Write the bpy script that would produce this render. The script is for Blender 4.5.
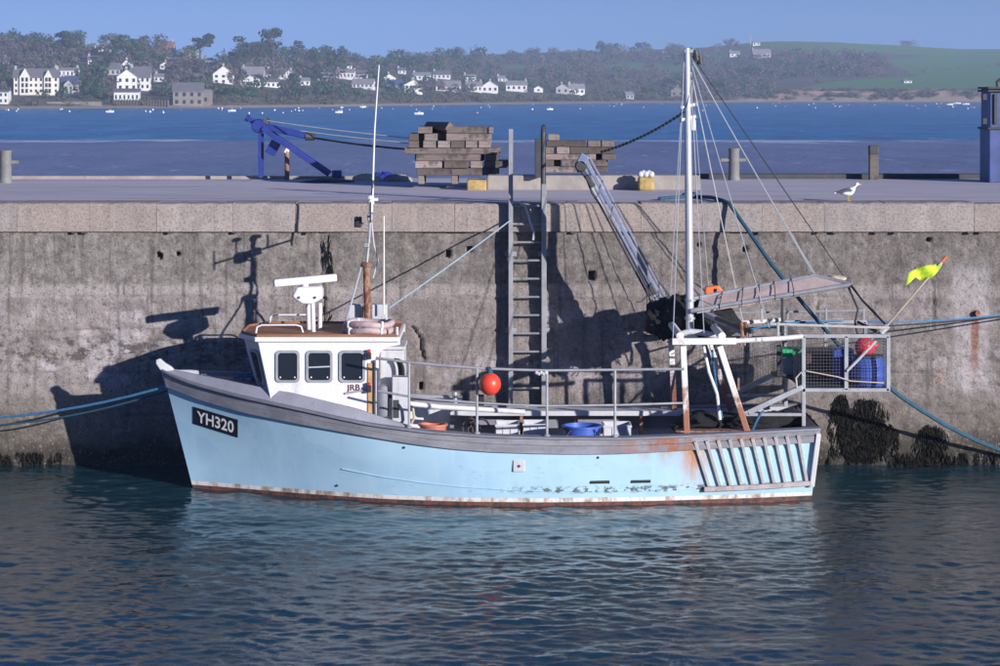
import bpy, bmesh, math, random
import numpy as np
from mathutils import Vector, Matrix, Euler

scn = bpy.context.scene
for o in list(bpy.data.objects):
    bpy.data.objects.remove(o)
COL = scn.collection
R = math.radians
random.seed(7)
rng = np.random.default_rng(7)

# ------------------------------------------------------------------ camera
F = 2380.0          # focal length in photo pixels (photo is 1000 wide)
HY = 92.0           # photo row of the horizon
HC = 6.35           # camera height above the water
cam_d = bpy.data.cameras.new('camera')
cam = bpy.data.objects.new('camera', cam_d)
COL.objects.link(cam)
cam.location = (0, 0, HC)
cam.rotation_euler = (R(90), 0, 0)
cam_d.sensor_width = 36.0
cam_d.lens = F / 1000 * 36.0
cam_d.shift_y = -(333 - HY) / 1000
cam_d.clip_start = 0.5
cam_d.clip_end = 20000
scn.camera = cam

# ------------------------------------------------------------------ sky, sun, exposure
SUN_AZ, SUN_EL = 42.0, 13.0      # degrees right of straight behind the camera, above the horizon
sun_dir = Vector((math.sin(R(SUN_AZ)) * math.cos(R(SUN_EL)), -math.cos(R(SUN_AZ)) * math.cos(R(SUN_EL)), math.sin(R(SUN_EL))))
world = bpy.data.worlds.new('World')
scn.world = world
world.use_nodes = True
wn = world.node_tree
bg = wn.nodes['Background']
sky = wn.nodes.new('ShaderNodeTexSky')
sky.sky_type = 'NISHITA'
sky.sun_disc = False
sky.sun_elevation = R(SUN_EL)
sky.sun_rotation = math.atan2(sun_dir.x, sun_dir.y)
sky.altitude = 0
sky.air_density = 1.0
sky.dust_density = 0.0
sky.ozone_density = 4.0
# clear winter air: the blue of the sky reaches right down to the horizon
tcw = wn.nodes.new('ShaderNodeTexCoord'); sxyz = wn.nodes.new('ShaderNodeSeparateXYZ'); cxyz = wn.nodes.new('ShaderNodeCombineXYZ')
zr = wn.nodes.new('ShaderNodeMapRange'); zr.inputs['From Min'].default_value = 0.0; zr.inputs['From Max'].default_value = 1.0
zr.inputs['To Min'].default_value = 0.075; zr.inputs['To Max'].default_value = 1.0
wn.links.new(tcw.outputs['Generated'], sxyz.inputs[0])
wn.links.new(sxyz.outputs['X'], cxyz.inputs['X']); wn.links.new(sxyz.outputs['Y'], cxyz.inputs['Y'])
wn.links.new(sxyz.outputs['Z'], zr.inputs['Value']); wn.links.new(zr.outputs['Result'], cxyz.inputs['Z'])
nrm = wn.nodes.new('ShaderNodeVectorMath'); nrm.operation = 'NORMALIZE'
wn.links.new(cxyz.outputs[0], nrm.inputs[0]); wn.links.new(nrm.outputs[0], sky.inputs['Vector'])
tint = wn.nodes.new('ShaderNodeMix'); tint.data_type = 'RGBA'; tint.blend_type = 'MULTIPLY'
tint.inputs['Factor'].default_value = 1.0
tint.inputs['B'].default_value = (0.75, 0.83, 1.34, 1)   # the photograph's cool white balance
wn.links.new(sky.outputs[0], tint.inputs['A'])
wn.links.new(tint.outputs['Result'], bg.inputs['Color'])
bg.inputs['Strength'].default_value = 0.070
sun_l = bpy.data.lights.new('sun', 'SUN')
sun_l.energy = 5.0
sun_l.angle = R(0.5)
sun_l.color = (1.0, 0.95, 0.93)
sun = bpy.data.objects.new('sun', sun_l)
COL.objects.link(sun)
sun.rotation_euler = (-sun_dir).to_track_quat('-Z', 'Y').to_euler()
sun.location = (20, -20, 20)
scn.view_settings.view_transform = 'Standard'
scn.view_settings.look = 'None'
scn.view_settings.exposure = 0.38
scn.view_settings.gamma = 1.0
scn.render.engine = 'CYCLES'
scn.cycles.volume_step_rate = 4.0
scn.cycles.volume_max_steps = 64
scn.cycles.volume_bounces = 0

# ------------------------------------------------------------------ helpers
def W(px, py, d):
    """photo pixel at depth d -> world point"""
    return Vector(((px - 500) * d / F, d, HC - (py - HY) * d / F))

ORG = {}

def link(o, parent=None):
    COL.objects.link(o)
    if parent is not None:
        o.parent = parent
    return o

def tag(o, label=None, cat=None, group=None, kind=None):
    if label: o['label'] = label
    if cat: o['category'] = cat
    if group: o['group'] = group
    if kind: o['kind'] = kind
    return o

def thing(name, label, cat, loc=(0, 0, 0), group=None):
    o = bpy.data.objects.new(name, None)
    o.empty_display_size = 0.2
    o.location = loc
    COL.objects.link(o)
    ORG[o] = Vector(loc)
    return tag(o, label, cat, group)

def dup(o, loc=None, rotz=None, scale=None, parent=None, label=None):
    c = o.copy()
    COL.objects.link(c)
    if parent is not None: c.parent = parent
    if loc is not None: c.location = loc
    if rotz is not None: c.rotation_euler = (0, 0, rotz)
    if scale is not None: c.scale = scale
    if label: c['label'] = label
    for ch in [x for x in KIDS.get(o.name, [])]:
        k = dup(ch, parent=c)
        KIDS.setdefault(c.name, []).append(k)
    return c

KIDS = {}

class MB:
    def __init__(s):
        s.v = []; s.f = []
    def add(s, vs, fs):
        n = len(s.v)
        s.v += [tuple(v) for v in vs]
        s.f += [tuple(i + n for i in f) for f in fs]
        return s
    def box(s, c, size, rot=None):
        c = Vector(c); hx, hy, hz = [k / 2 for k in size]
        vs = [Vector((x, y, z)) for x in (-hx, hx) for y in (-hy, hy) for z in (-hz, hz)]
        if rot is not None:
            m = rot if isinstance(rot, Matrix) else Euler(rot).to_matrix()
            vs = [m @ v for v in vs]
        return s.add([c + v for v in vs], [(0, 1, 3, 2), (4, 6, 7, 5), (0, 4, 5, 1), (2, 3, 7, 6), (0, 2, 6, 4), (1, 5, 7, 3)])
    def bb(s, a, b):
        a = Vector(a); b = Vector(b)
        return s.box((a + b) / 2, [abs(b[i] - a[i]) for i in range(3)])
    def beam(s, p, q, w, d, up=(0, 0, 1)):
        """box from p to q: w across, d along 'up'"""
        p = Vector(p); q = Vector(q); z = (q - p); L = z.length; z.normalize()
        u = Vector(up); x = z.cross(u)
        if x.length < 1e-4: x = z.cross(Vector((0, 1, 0)))
        x.normalize(); y = x.cross(z)
        m = Matrix((x, y, z)).transposed()
        return s.box((p + q) / 2, (w, d, L), m)
    def tube(s, pts, r, n=8, cap=True, closed=False):
        pts = [Vector(p) for p in pts]
        m = len(pts)
        rr = r if isinstance(r, (list, tuple)) else [r] * m
        t0 = (pts[1] - pts[0]).normalized()
        a = t0.orthogonal().normalized()
        base = len(s.v)
        for i, p in enumerate(pts):
            if closed: t = pts[(i + 1) % m] - pts[i - 1]
            elif i == 0: t = pts[1] - pts[0]
            elif i == m - 1: t = pts[-1] - pts[-2]
            else: t = pts[i + 1] - pts[i - 1]
            t = t.normalized() if t.length > 1e-9 else t0
            a = (a - t * a.dot(t)); a = a.normalized() if a.length > 1e-6 else t.orthogonal().normalized()
            b = t.cross(a)
            for k in range(n):
                th = 2 * math.pi * k / n
                s.v.append(tuple(p + (a * math.cos(th) + b * math.sin(th)) * rr[i]))
        mm = m if closed else m - 1
        for i in range(mm):
            j = (i + 1) % m
            for k in range(n):
                k2 = (k + 1) % n
                s.f.append((base + i * n + k, base + i * n + k2, base + j * n + k2, base + j * n + k))
        if cap and not closed:
            s.f.append(tuple(base + k for k in range(n))[::-1])
            s.f.append(tuple(base + (m - 1) * n + k for k in range(n)))
        return s
    def lathe(s, c, prof, n=16, axis=(0, 0, 1), cap=True):
        """prof: list of (r, h) along axis"""
        c = Vector(c); z = Vector(axis).normalized(); x = z.orthogonal().normalized(); y = z.cross(x)
        base = len(s.v); m = len(prof)
        for r, h in prof:
            for k in range(n):
                th = 2 * math.pi * k / n
                s.v.append(tuple(c + z * h + (x * math.cos(th) + y * math.sin(th)) * r))
        for i in range(m - 1):
            for k in range(n):
                k2 = (k + 1) % n
                s.f.append((base + i * n + k, base + i * n + k2, base + (i + 1) * n + k2, base + (i + 1) * n + k))
        if cap:
            s.f.append(tuple(base + k for k in range(n))[::-1])
            s.f.append(tuple(base + (m - 1) * n + k for k in range(n)))
        return s
    def ball(s, c, r, n=16, m=10, sc=(1, 1, 1)):
        c = Vector(c); base = len(s.v)
        for i in range(m + 1):
            ph = math.pi * i / m
            for k in range(n):
                th = 2 * math.pi * k / n
                s.v.append((c.x + r * sc[0] * math.sin(ph) * math.cos(th), c.y + r * sc[1] * math.sin(ph) * math.sin(th), c.z - r * sc[2] * math.cos(ph)))
        for i in range(m):
            for k in range(n):
                k2 = (k + 1) % n
                s.f.append((base + i * n + k, base + i * n + k2, base + (i + 1) * n + k2, base + (i + 1) * n + k))
        return s
    def prism(s, poly, dv):
        """closed prism: polygon points swept by vector dv"""
        n = len(poly); dv = Vector(dv)
        vs = [Vector(p) for p in poly] + [Vector(p) + dv for p in poly]
        fs = [tuple(range(n))[::-1], tuple(range(n, 2 * n))] + [(i, (i + 1) % n, (i + 1) % n + n, i + n) for i in range(n)]
        return s.add(vs, fs)
    def grid(s, rows):
        """rows: list of equal-length point lists"""
        base = len(s.v); m = len(rows[0])
        for r in rows: s.v += [tuple(p) for p in r]
        for i in range(len(rows) - 1):
            for j in range(m - 1):
                s.f.append((base + i * m + j, base + i * m + j + 1, base + (i + 1) * m + j + 1, base + (i + 1) * m + j))
        return s
    def build(s, name, mt, parent=None, smooth=False, bevel=0.0, seg=2, origin=None, fix=True):
        if parent is not None:
            og = ORG[parent]
        else:
            og = Vector(origin) if origin is not None else Vector((0, 0, 0))
        me = bpy.data.meshes.new(name)
        me.from_pydata([(x - og.x, y - og.y, z - og.z) for x, y, z in s.v], [], s.f)
        if fix:
            b = bmesh.new(); b.from_mesh(me)
            bmesh.ops.remove_doubles(b, verts=b.verts, dist=1e-5)
            bmesh.ops.recalc_face_normals(b, faces=b.faces)
            b.to_mesh(me); b.free()
        if mt is not None: me.materials.append(mt)
        if smooth:
            me.polygons.foreach_set('use_smooth', [True] * len(me.polygons))
        o = bpy.data.objects.new(name, me)
        link(o, parent)
        ORG[o] = og
        if parent is None: o.location = og
        else: KIDS.setdefault(parent.name, []).append(o)
        if bevel:
            md = o.modifiers.new('bevel', 'BEVEL'); md.width = bevel; md.segments = seg; md.limit_method = 'ANGLE'; md.angle_limit = R(35)
            md.harden_normals = False
        if smooth:
            try:
                me.set_sharp_from_angle(angle=R(45))
            except Exception:
                pass
        return o

def sag(p, q, s, n=14):
    p = Vector(p); q = Vector(q)
    return [p.lerp(q, i / n) - Vector((0, 0, s * 4 * (i / n) * (1 - i / n))) for i in range(n + 1)]

def interp(x, tab):
    return float(np.interp(x, [t[0] for t in tab], [t[1] for t in tab]))

# ---- tileable-free value noise in numpy (for relief)
def vnoise(x, y, seed=0):
    xi = np.floor(x).astype(np.int64); yi = np.floor(y).astype(np.int64)
    fx = x - xi; fy = y - yi
    fx = fx * fx * (3 - 2 * fx); fy = fy * fy * (3 - 2 * fy)
    def h(a, b):
        n = (a * 374761393 + b * 668265263 + seed * 2147483647) & 0xffffffff
        n = ((n ^ (n >> 13)) * 1274126177) & 0xffffffff
        return ((n ^ (n >> 16)) & 0xffff) / 65535.0
    return (h(xi, yi) * (1 - fx) + h(xi + 1, yi) * fx) * (1 - fy) + (h(xi, yi + 1) * (1 - fx) + h(xi + 1, yi + 1) * fx) * fy

def fbm(x, y, oct=4, seed=0):
    t = 0; a = 0.5; s = 0
    for i in range(oct):
        t = t + a * vnoise(x * 2 ** i + 17.3 * i, y * 2 ** i - 9.1 * i, seed + i); s += a; a *= 0.5
    return t / s

# ------------------------------------------------------------------ materials
class NT:
    """small node-tree helper"""
    def __init__(s, name):
        s.m = bpy.data.materials.new(name); s.m.use_nodes = True
        s.t = s.m.node_tree; s.b = s.t.nodes['Principled BSDF']
        s.tc = s.t.nodes.new('ShaderNodeTexCoord')
    def n(s, typ, **kw):
        nd = s.t.nodes.new(typ)
        for k, v in kw.items(): setattr(nd, k, v)
        return nd
    def l(s, a, b): s.t.links.new(a, b)
    def coord(s, scale=(1, 1, 1), loc=(0, 0, 0), src='Object'):
        mp = s.n('ShaderNodeMapping'); mp.inputs['Scale'].default_value = scale; mp.inputs['Location'].default_value = loc
        s.l(s.tc.outputs[src], mp.inputs['Vector'])
        return mp.outputs['Vector']
    def noise(s, scale=5, detail=4, rough=0.55, vec=None, dist=0.0):
        nd = s.n('ShaderNodeTexNoise'); nd.inputs['Scale'].default_value = scale; nd.inputs['Detail'].default_value = detail
        nd.inputs['Roughness'].default_value = rough; nd.inputs['Distortion'].default_value = dist
        s.l(vec if vec is not None else s.tc.outputs['Object'], nd.inputs['Vector'])
        return nd.outputs['Fac']
    def ramp(s, fac, stops, interp='LINEAR'):
        r = s.n('ShaderNodeValToRGB'); e = r.color_ramp.elements; r.color_ramp.interpolation = interp
        while len(e) > 1: e.remove(e[-1])
        e[0].position = stops[0][0]; e[0].color = c4(stops[0][1])
        for p, c in stops[1:]:
            k = e.new(p); k.color = c4(c)
        s.l(fac, r.inputs['Fac'])
        return r.outputs['Color']
    def mix(s, fac, a, b, mode='MIX'):
        m = s.n('ShaderNodeMix', data_type='RGBA', blend_type=mode)
        for sock, v in (('Factor', fac), ('A', a), ('B', b)):
            if isinstance(v, bpy.types.NodeSocket): s.l(v, m.inputs[sock])
            elif sock == 'Factor': m.inputs[sock].default_value = v
            else: m.inputs[sock].default_value = c4(v)
        return m.outputs['Result']
    def math(s, op, a, b=0.5, clamp=False):
        m = s.n('ShaderNodeMath', operation=op, use_clamp=clamp)
        for i, v in enumerate((a, b)):
            if isinstance(v, bpy.types.NodeSocket): s.l(v, m.inputs[i])
            else: m.inputs[i].default_value = v
        return m.outputs[0]
    def mapr(s, v, a, b, c=0.0, d=1.0):
        m = s.n('ShaderNodeMapRange'); m.interpolation_type = 'SMOOTHSTEP'
        m.inputs['From Min'].default_value = a; m.inputs['From Max'].default_value = b
        m.inputs['To Min'].default_value = c; m.inputs['To Max'].default_value = d
        s.l(v, m.inputs['Value'])
        return m.outputs['Result']
    def xyz(s, src='Object'):
        x = s.n('ShaderNodeSeparateXYZ'); s.l(s.tc.outputs[src], x.inputs[0]); return x.outputs
    def rnd(s):
        return s.n('ShaderNodeObjectInfo').outputs['Random']
    def bump(s, h, strength=0.3, dist=0.02):
        b = s.n('ShaderNodeBump'); b.inputs['Strength'].default_value = strength; b.inputs['Distance'].default_value = dist
        s.l(h, b.inputs['Height']); s.l(b.outputs['Normal'], s.b.inputs['Normal'])
        return b
    def set(s, color=None, rough=None, metal=None, spec=None):
        for k, v in (('Base Color', color), ('Roughness', rough), ('Metallic', metal), ('Specular IOR Level', spec)):
            if v is None: continue
            if isinstance(v, bpy.types.NodeSocket): s.l(v, s.b.inputs[k])
            elif k == 'Base Color': s.b.inputs[k].default_value = c4(v)
            else: s.b.inputs[k].default_value = v
        return s.m

def c4(c):
    if isinstance(c, (int, float)): return (c, c, c, 1)
    return tuple(c) if len(c) == 4 else (*c, 1)

def mul(c, k): return tuple(x * k for x in c)

def paint(name, col, rough=0.45, var=0.25, scale=3.0, dirt=0.3, rust=0.0, rustcol=(0.20, 0.065, 0.025), bump=0.15, metal=0.0, spec=None, rnd=0.0, streak=False, fine=40):
    """weathered painted / plain surface"""
    t = NT(name)
    n1 = t.noise(scale, 5, 0.6)
    c = t.mix(t.mapr(n1, 0.3, 0.7), mul(col, 1 - var), col)
    n2 = t.noise(fine, 3, 0.6)
    c = t.mix(t.mapr(n2, 0.35, 0.75, 0.0, 0.35), c, mul(col, 0.55))
    if dirt:
        vec = t.coord((1, 1, 0.16)) if streak else t.coord((1, 1, 1), (3.1, 7.7, 1.3))
        d = t.noise(scale * 2.2, 6, 0.65, vec)
        c = t.mix(t.mapr(d, 0.52, 0.78, 0, dirt), c, (0.09, 0.075, 0.06))
    if rust:
        d = t.noise(scale * 1.6, 6, 0.7, t.coord((1, 1, 0.55), (11.0, 2.0, 5.0)))
        e = 0.68 - 0.36 * rust
        rc = t.mix(t.noise(22, 3), rustcol, mul(rustcol, 0.45))
        c = t.mix(t.mapr(d, e, e + 0.08), c, rc)
    if rnd:
        c = t.mix(t.math('MULTIPLY', t.rnd(), rnd), c, mul(col, 0.4))
    if bump: t.bump(t.noise(fine, 4), bump, 0.01)
    rr = t.mapr(n2, 0.2, 0.8, max(rough - 0.12, 0.03), min(rough + 0.15, 1))
    return t.set(c, rr, metal, spec)

M = {}
M['hull'] = None
M['white'] = paint('white_paint', (0.72, 0.72, 0.73), 0.4, 0.06, 2.0, 0.25, 0.0, bump=0.05, streak=True)
M['white_rust'] = paint('white_rusting_steel', (0.78, 0.77, 0.75), 0.5, 0.12, 3.5, 0.3, 0.22, bump=0.15)
M['rusty'] = paint('rusty_steel', (0.34, 0.19, 0.13), 0.75, 0.4, 6, 0.3, 0.55, bump=0.35)
M['galv'] = paint('galvanised_steel', (0.40, 0.41, 0.44), 0.55, 0.25, 5, 0.3, 0.10, bump=0.1, metal=0.35)
M['alu'] = paint('mast_aluminium', (0.52, 0.53, 0.57), 0.38, 0.1, 3, 0.15, 0.0, bump=0.05, metal=0.25)
M['greypaint'] = paint('grey_deck_paint', (0.22, 0.225, 0.27), 0.65, 0.2, 4, 0.35, 0.0, bump=0.2)
M['strake'] = None
M['palegrey'] = paint('pale_grey_paint', (0.55, 0.56, 0.58), 0.55, 0.15, 3, 0.3, 0.05, bump=0.1, streak=True)
M['roofbrown'] = paint('brown_roof_paint', (0.36, 0.16, 0.085), 0.6, 0.3, 3, 0.3, 0.0, bump=0.2)
M['black'] = paint('black_rubber', (0.018, 0.018, 0.02), 0.6, 0.2, 5, 0.0, 0.0, bump=0.2)
M['dark'] = paint('dark_steel', (0.05, 0.052, 0.058), 0.6, 0.3, 5, 0.0, 0.12, bump=0.2)
M['navy'] = paint('number_plate_black', (0.012, 0.013, 0.022), 0.45, 0.1, 5, 0.0, 0.0, bump=0.0)
M['platewhite'] = paint('lettering_white', (0.82, 0.82, 0.82), 0.5, 0.04, 5, 0.0, 0.0, bump=0.0)
M['letter_dark'] = paint('lettering_dark_red', (0.10, 0.02, 0.03), 0.5, 0.04, 5, 0.0, 0.0, bump=0.0)
M['boomblue'] = paint('blue_grey_boom_paint', (0.19, 0.235, 0.36), 0.45, 0.25, 4, 0.3, 0.12, bump=0.1)
M['craneblue'] = paint('deep_blue_paint', (0.022, 0.042, 0.25), 0.4, 0.3, 4, 0.3, 0.1, bump=0.1)
M['hutblue'] = paint('weathered_blue_steel', (0.055, 0.095, 0.28), 0.5, 0.5, 2.2, 0.6, 0.2, bump=0.2, streak=True)
M['orange'] = paint('orange_buoy_vinyl', (0.78, 0.07, 0.035), 0.35, 0.12, 4, 0.15, 0.0, bump=0.03)
M['redball'] = paint('red_buoy_vinyl', (0.70, 0.045, 0.07), 0.4, 0.15, 5, 0.2, 0.0, bump=0.03)
M['orange2'] = paint('orange_plastic', (0.80, 0.17, 0.05), 0.5, 0.15, 5, 0.2, 0.0, bump=0.05)
M['bluetub'] = paint('blue_plastic', (0.05, 0.12, 0.50), 0.42, 0.15, 4, 0.2, 0.0, bump=0.05)
M['bluedrum'] = paint('dark_blue_plastic', (0.03, 0.075, 0.34), 0.4, 0.15, 4, 0.2, 0.0, bump=0.05)
M['terracotta'] = paint('terracotta_plastic', (0.52, 0.17, 0.11), 0.6, 0.15, 5, 0.2, 0.0, bump=0.05)
M['pinkbuoy'] = paint('faded_pink_vinyl', (0.52, 0.40, 0.40), 0.7, 0.35, 7, 0.5, 0.0, bump=0.2)
M['pinkboard'] = paint('faded_pink_board', (0.55, 0.42, 0.39), 0.65, 0.2, 4, 0.3, 0.0, bump=0.2)
M['fishbox'] = paint('pale_fish_box_plastic', (0.58, 0.59, 0.62), 0.55, 0.12, 5, 0.35, 0.0, bump=0.1)
M['green'] = paint('green_plastic', (0.03, 0.42, 0.16), 0.45, 0.15, 5, 0.15, 0.0, bump=0.05)
M['greybox'] = paint('blue_grey_plastic', (0.30, 0.36, 0.40), 0.5, 0.15, 5, 0.2, 0.0, bump=0.05)
M['brownbox'] = paint('dark_brown_plywood', (0.085, 0.05, 0.04), 0.7, 0.3, 5, 0.2, 0.0, bump=0.2)
M['flag'] = paint('fluorescent_yellow_cloth', (0.66, 0.92, 0.05), 0.75, 0.1, 6, 0.0, 0.0, bump=0.2)
M['bamboo'] = paint('bleached_cane', (0.55, 0.45, 0.33), 0.7, 0.2, 8, 0.2, 0.0, bump=0.1)
M['rope_blue'] = paint('blue_polyprop_rope', (0.06, 0.22, 0.42), 0.8, 0.3, 12, 0.2, 0.0, bump=0.4, fine=120)
M['rope_dblue'] = paint('dark_teal_rope', (0.025, 0.10, 0.16), 0.8, 0.3, 12, 0.2, 0.0, bump=0.4, fine=120)
M['rope_pblue'] = paint('bleached_blue_rope', (0.30, 0.42, 0.50), 0.8, 0.3, 12, 0.2, 0.0, bump=0.4, fine=120)
M['rope_pale'] = paint('pale_rope', (0.52, 0.52, 0.52), 0.85, 0.2, 12, 0.2, 0.0, bump=0.4, fine=120)
M['rope_dark'] = paint('dark_wire', (0.035, 0.035, 0.04), 0.7, 0.2, 12, 0.0, 0.0, bump=0.2)
M['steelwire'] = paint('bright_wire', (0.42, 0.44, 0.48), 0.5, 0.1, 12, 0.0, 0.0, bump=0.0, metal=0.2)
M['doorwood'] = paint('varnished_door_edge', (0.60, 0.36, 0.16), 0.5, 0.3, 6, 0.2, 0.0, bump=0.1)
M['yellow'] = paint('yellow_road_paint', (0.50, 0.35, 0.13), 0.85, 0.4, 7, 0.8, 0.0, bump=0.2)
M['bollard'] = paint('grey_bollard_iron', (0.22, 0.22, 0.21), 0.7, 0.3, 4, 0.3, 0.15, bump=0.3)
M['slat'] = paint('weathered_slat', (0.50, 0.49, 0.49), 0.8, 0.25, 5, 0.4, 0.0, bump=0.2)
M['slat_rust'] = paint('weathered_rail', (0.42, 0.37, 0.36), 0.8, 0.3, 5, 0.3, 0.3, rustcol=(0.30, 0.15, 0.10), bump=0.2)
M['meshwire'] = paint('dull_mesh_wire', (0.13, 0.13, 0.14), 0.7, 0.2, 12, 0.0, 0.0, bump=0.0)
M['coaming'] = paint('light_grey_coaming', (0.34, 0.34, 0.39), 0.65, 0.15, 4, 0.3, 0.0, bump=0.15)
M['ladder'] = paint('dull_ladder_steel', (0.32, 0.325, 0.345), 0.65, 0.25, 5, 0.3, 0.06, bump=0.15, metal=0.2)
M['nav_red'] = paint('red_lamp_plastic', (0.5, 0.03, 0.03), 0.3, 0.1, 5, 0, 0, bump=0.0)

def mk_glass():
    t = NT('cabin_window_glass')
    t.set((0.015, 0.018, 0.024), 0.06, 0, 0.6)
    return t.m
M['glass'] = mk_glass()

def mk_timber():
    t = NT('weathered_timber')
    v = t.coord((0.6, 8, 8))
    n = t.noise(5, 6, 0.65, v)
    oi = t.rnd()
    a = t.ramp(oi, [(0, (0.28, 0.215, 0.19)), (0.22, (0.075, 0.06, 0.055)), (0.45, (0.36, 0.30, 0.275)), (0.62, (0.11, 0.085, 0.08)), (0.8, (0.30, 0.235, 0.215)), (0.92, (0.08, 0.065, 0.06)), (1, (0.40, 0.33, 0.31))])
    c = t.mix(t.mapr(n, 0.3, 0.7), t.mix(0.55, a, (0.06, 0.05, 0.04)), a)
    d = t.noise(4, 5, 0.7)
    c = t.mix(t.mapr(d, 0.50, 0.64, 0, 0.8), c, (0.055, 0.045, 0.04))
    t.bump(n, 0.5, 0.015)
    return t.set(c, 0.9)
M['timber'] = mk_timber()

def mk_hull():
    t = NT('pale_blue_hull_paint')
    x, y, z = t.xyz()
    n = t.noise(0.9, 5, 0.6)
    c = t.mix(t.mapr(n, 0.3, 0.7), (0.33, 0.52, 0.66), (0.40, 0.60, 0.73))
    # chalking and wash marks, vertical
    sv = t.coord((5, 5, 0.35))
    s1 = t.noise(2.0, 5, 0.6, sv)
    c = t.mix(t.mapr(s1, 0.5, 0.8, 0, 0.35), c, (0.52, 0.66, 0.72))
    d = t.noise(3.5, 6, 0.7, t.coord((1, 1, 0.6), (4, 1, 2)))
    c = t.mix(t.mapr(d, 0.62, 0.75, 0, 0.35), c, (0.30, 0.36, 0.38))
    sc_ = t.noise(16, 4, 0.7, t.coord((0.35, 1, 2.2), (6, 0, 1)))
    sm_ = t.mapr(t.noise(1.1, 3, 0.5, t.coord((1, 1, 1), (0, 0, 5))), 0.5, 0.62)
    c = t.mix(t.math('MULTIPLY', t.mapr(sc_, 0.60, 0.66, 0, 0.55), sm_), c, (0.20, 0.27, 0.31))
    pt_ = t.noise(0.7, 2, 0.4, t.coord((1, 1, 1.8), (3, 0, 3)))
    c = t.mix(t.mapr(pt_, 0.54, 0.57, 0, 0.35), c, (0.44, 0.64, 0.76))
    # rust runs below the gantry feet and at the aft strake
    def run(x0, w, top, length, amt):
        g = t.math('SUBTRACT', 1.0, t.math('DIVIDE', t.math('ABSOLUTE', t.math('SUBTRACT', t.math('ADD', x, t.math('MULTIPLY', t.math('SUBTRACT', t.noise(5, 3), 0.5), 0.12)), x0)), w), True)
        h = t.mapr(z, top - length, top)
        k = t.math('MULTIPLY', g, h)
        return t.math('MULTIPLY', k, t.mapr(t.noise(9, 4, 0.6, t.coord((2, 2, 0.4))), 0.35, 0.55, 0.45, amt))
    for a in ((3.0, 0.36, 1.0, 0.95, 1.0), (2.95, 0.16, 1.0, 0.8, 1.0), (2.2, 0.13, 1.0, 0.45, 0.9), (2.55, 0.18, 1.0, 0.5, 0.9), (1.8, 0.5, 1.0, 0.2, 0.5)):
        c = t.mix(run(*a), c, (0.48, 0.20, 0.065))
    # grime line just above the boot-top
    gl = t.math('MULTIPLY', t.math('MULTIPLY', t.mapr(z, 0.33, 0.27), t.mapr(z, 0.17, 0.23)), t.mapr(x, -0.5, 1.0, 0.0, 1.0))
    gn = t.mapr(t.noise(9, 5, 0.75, t.coord((0.8, 1, 1.4), (1, 5, 0))), 0.50, 0.54, 0, 0.95)
    c = t.mix(t.math('MULTIPLY', gl, gn), c, (0.10, 0.10, 0.09))
    t.bump(t.noise(2.2, 3), 0.06, 0.05)
    return t.set(c, t.mapr(n, 0.2, 0.8, 0.28, 0.42))
M['hull'] = mk_hull()

def mk_strake():
    t = NT('grey_rubbing_strake')
    x, y, z = t.xyz()
    n = t.noise(4, 5, 0.6, t.coord((0.5, 1, 1.5)))
    c = t.mix(t.mapr(n, 0.3, 0.7), (0.19, 0.19, 0.215), (0.29, 0.29, 0.32))
    r = t.noise(2.6, 6, 0.7, t.coord((1, 1, 0.5), (2, 0, 0)))
    g = t.mapr(x, 1.4, 2.6)
    g2 = t.mapr(x, 4.4, 3.4)
    k = t.math('MULTIPLY', t.math('MULTIPLY', g, g2), t.mapr(r, 0.44, 0.60, 0, 0.9))
    c = t.mix(k, c, (0.30, 0.11, 0.05))
    d = t.noise(14, 4, 0.7)
    c = t.mix(t.mapr(d, 0.55, 0.75, 0, 0.5), c, (0.08, 0.08, 0.09))
    t.bump(d, 0.25, 0.01)
    return t.set(c, 0.7)
M['strake'] = mk_strake()

def mk_boot():
    t = NT('white_boot_top')
    n = t.noise(6, 6, 0.7, t.coord((1, 1, 0.4)))
    c = t.mix(t.mapr(n, 0.42, 0.66), (0.66, 0.66, 0.63), (0.30, 0.20, 0.14))
    return t.set(c, 0.6)
M['boot'] = mk_boot()

def mk_anti():
    t = NT('red_antifouling')
    n = t.noise(7, 6, 0.7)
    c = t.mix(t.mapr(n, 0.4, 0.62), (0.16, 0.055, 0.04), (0.035, 0.03, 0.025))
    return t.set(c, 0.7)
M['anti'] = mk_anti()

def mk_gantry():
    t = NT('white_gantry_steel')
    x, y, z = t.xyz()
    n = t.noise(5, 6, 0.7, t.coord((1, 1, 0.7)))
    # paint gone towards the feet (wear with its own ragged edge)
    h = t.mapr(z, 2.3, 0.9)
    k = t.mapr(t.math('ADD', n, t.math('MULTIPLY', h, 0.46)), 0.58, 0.82)
    rc = t.mix(t.noise(20, 3), (0.36, 0.15, 0.09), (0.20, 0.075, 0.04))
    c = t.mix(k, (0.66, 0.65, 0.63), rc)
    t.bump(n, 0.2, 0.01)
    return t.set(c, 0.55)
M['gantry'] = mk_gantry()

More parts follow.
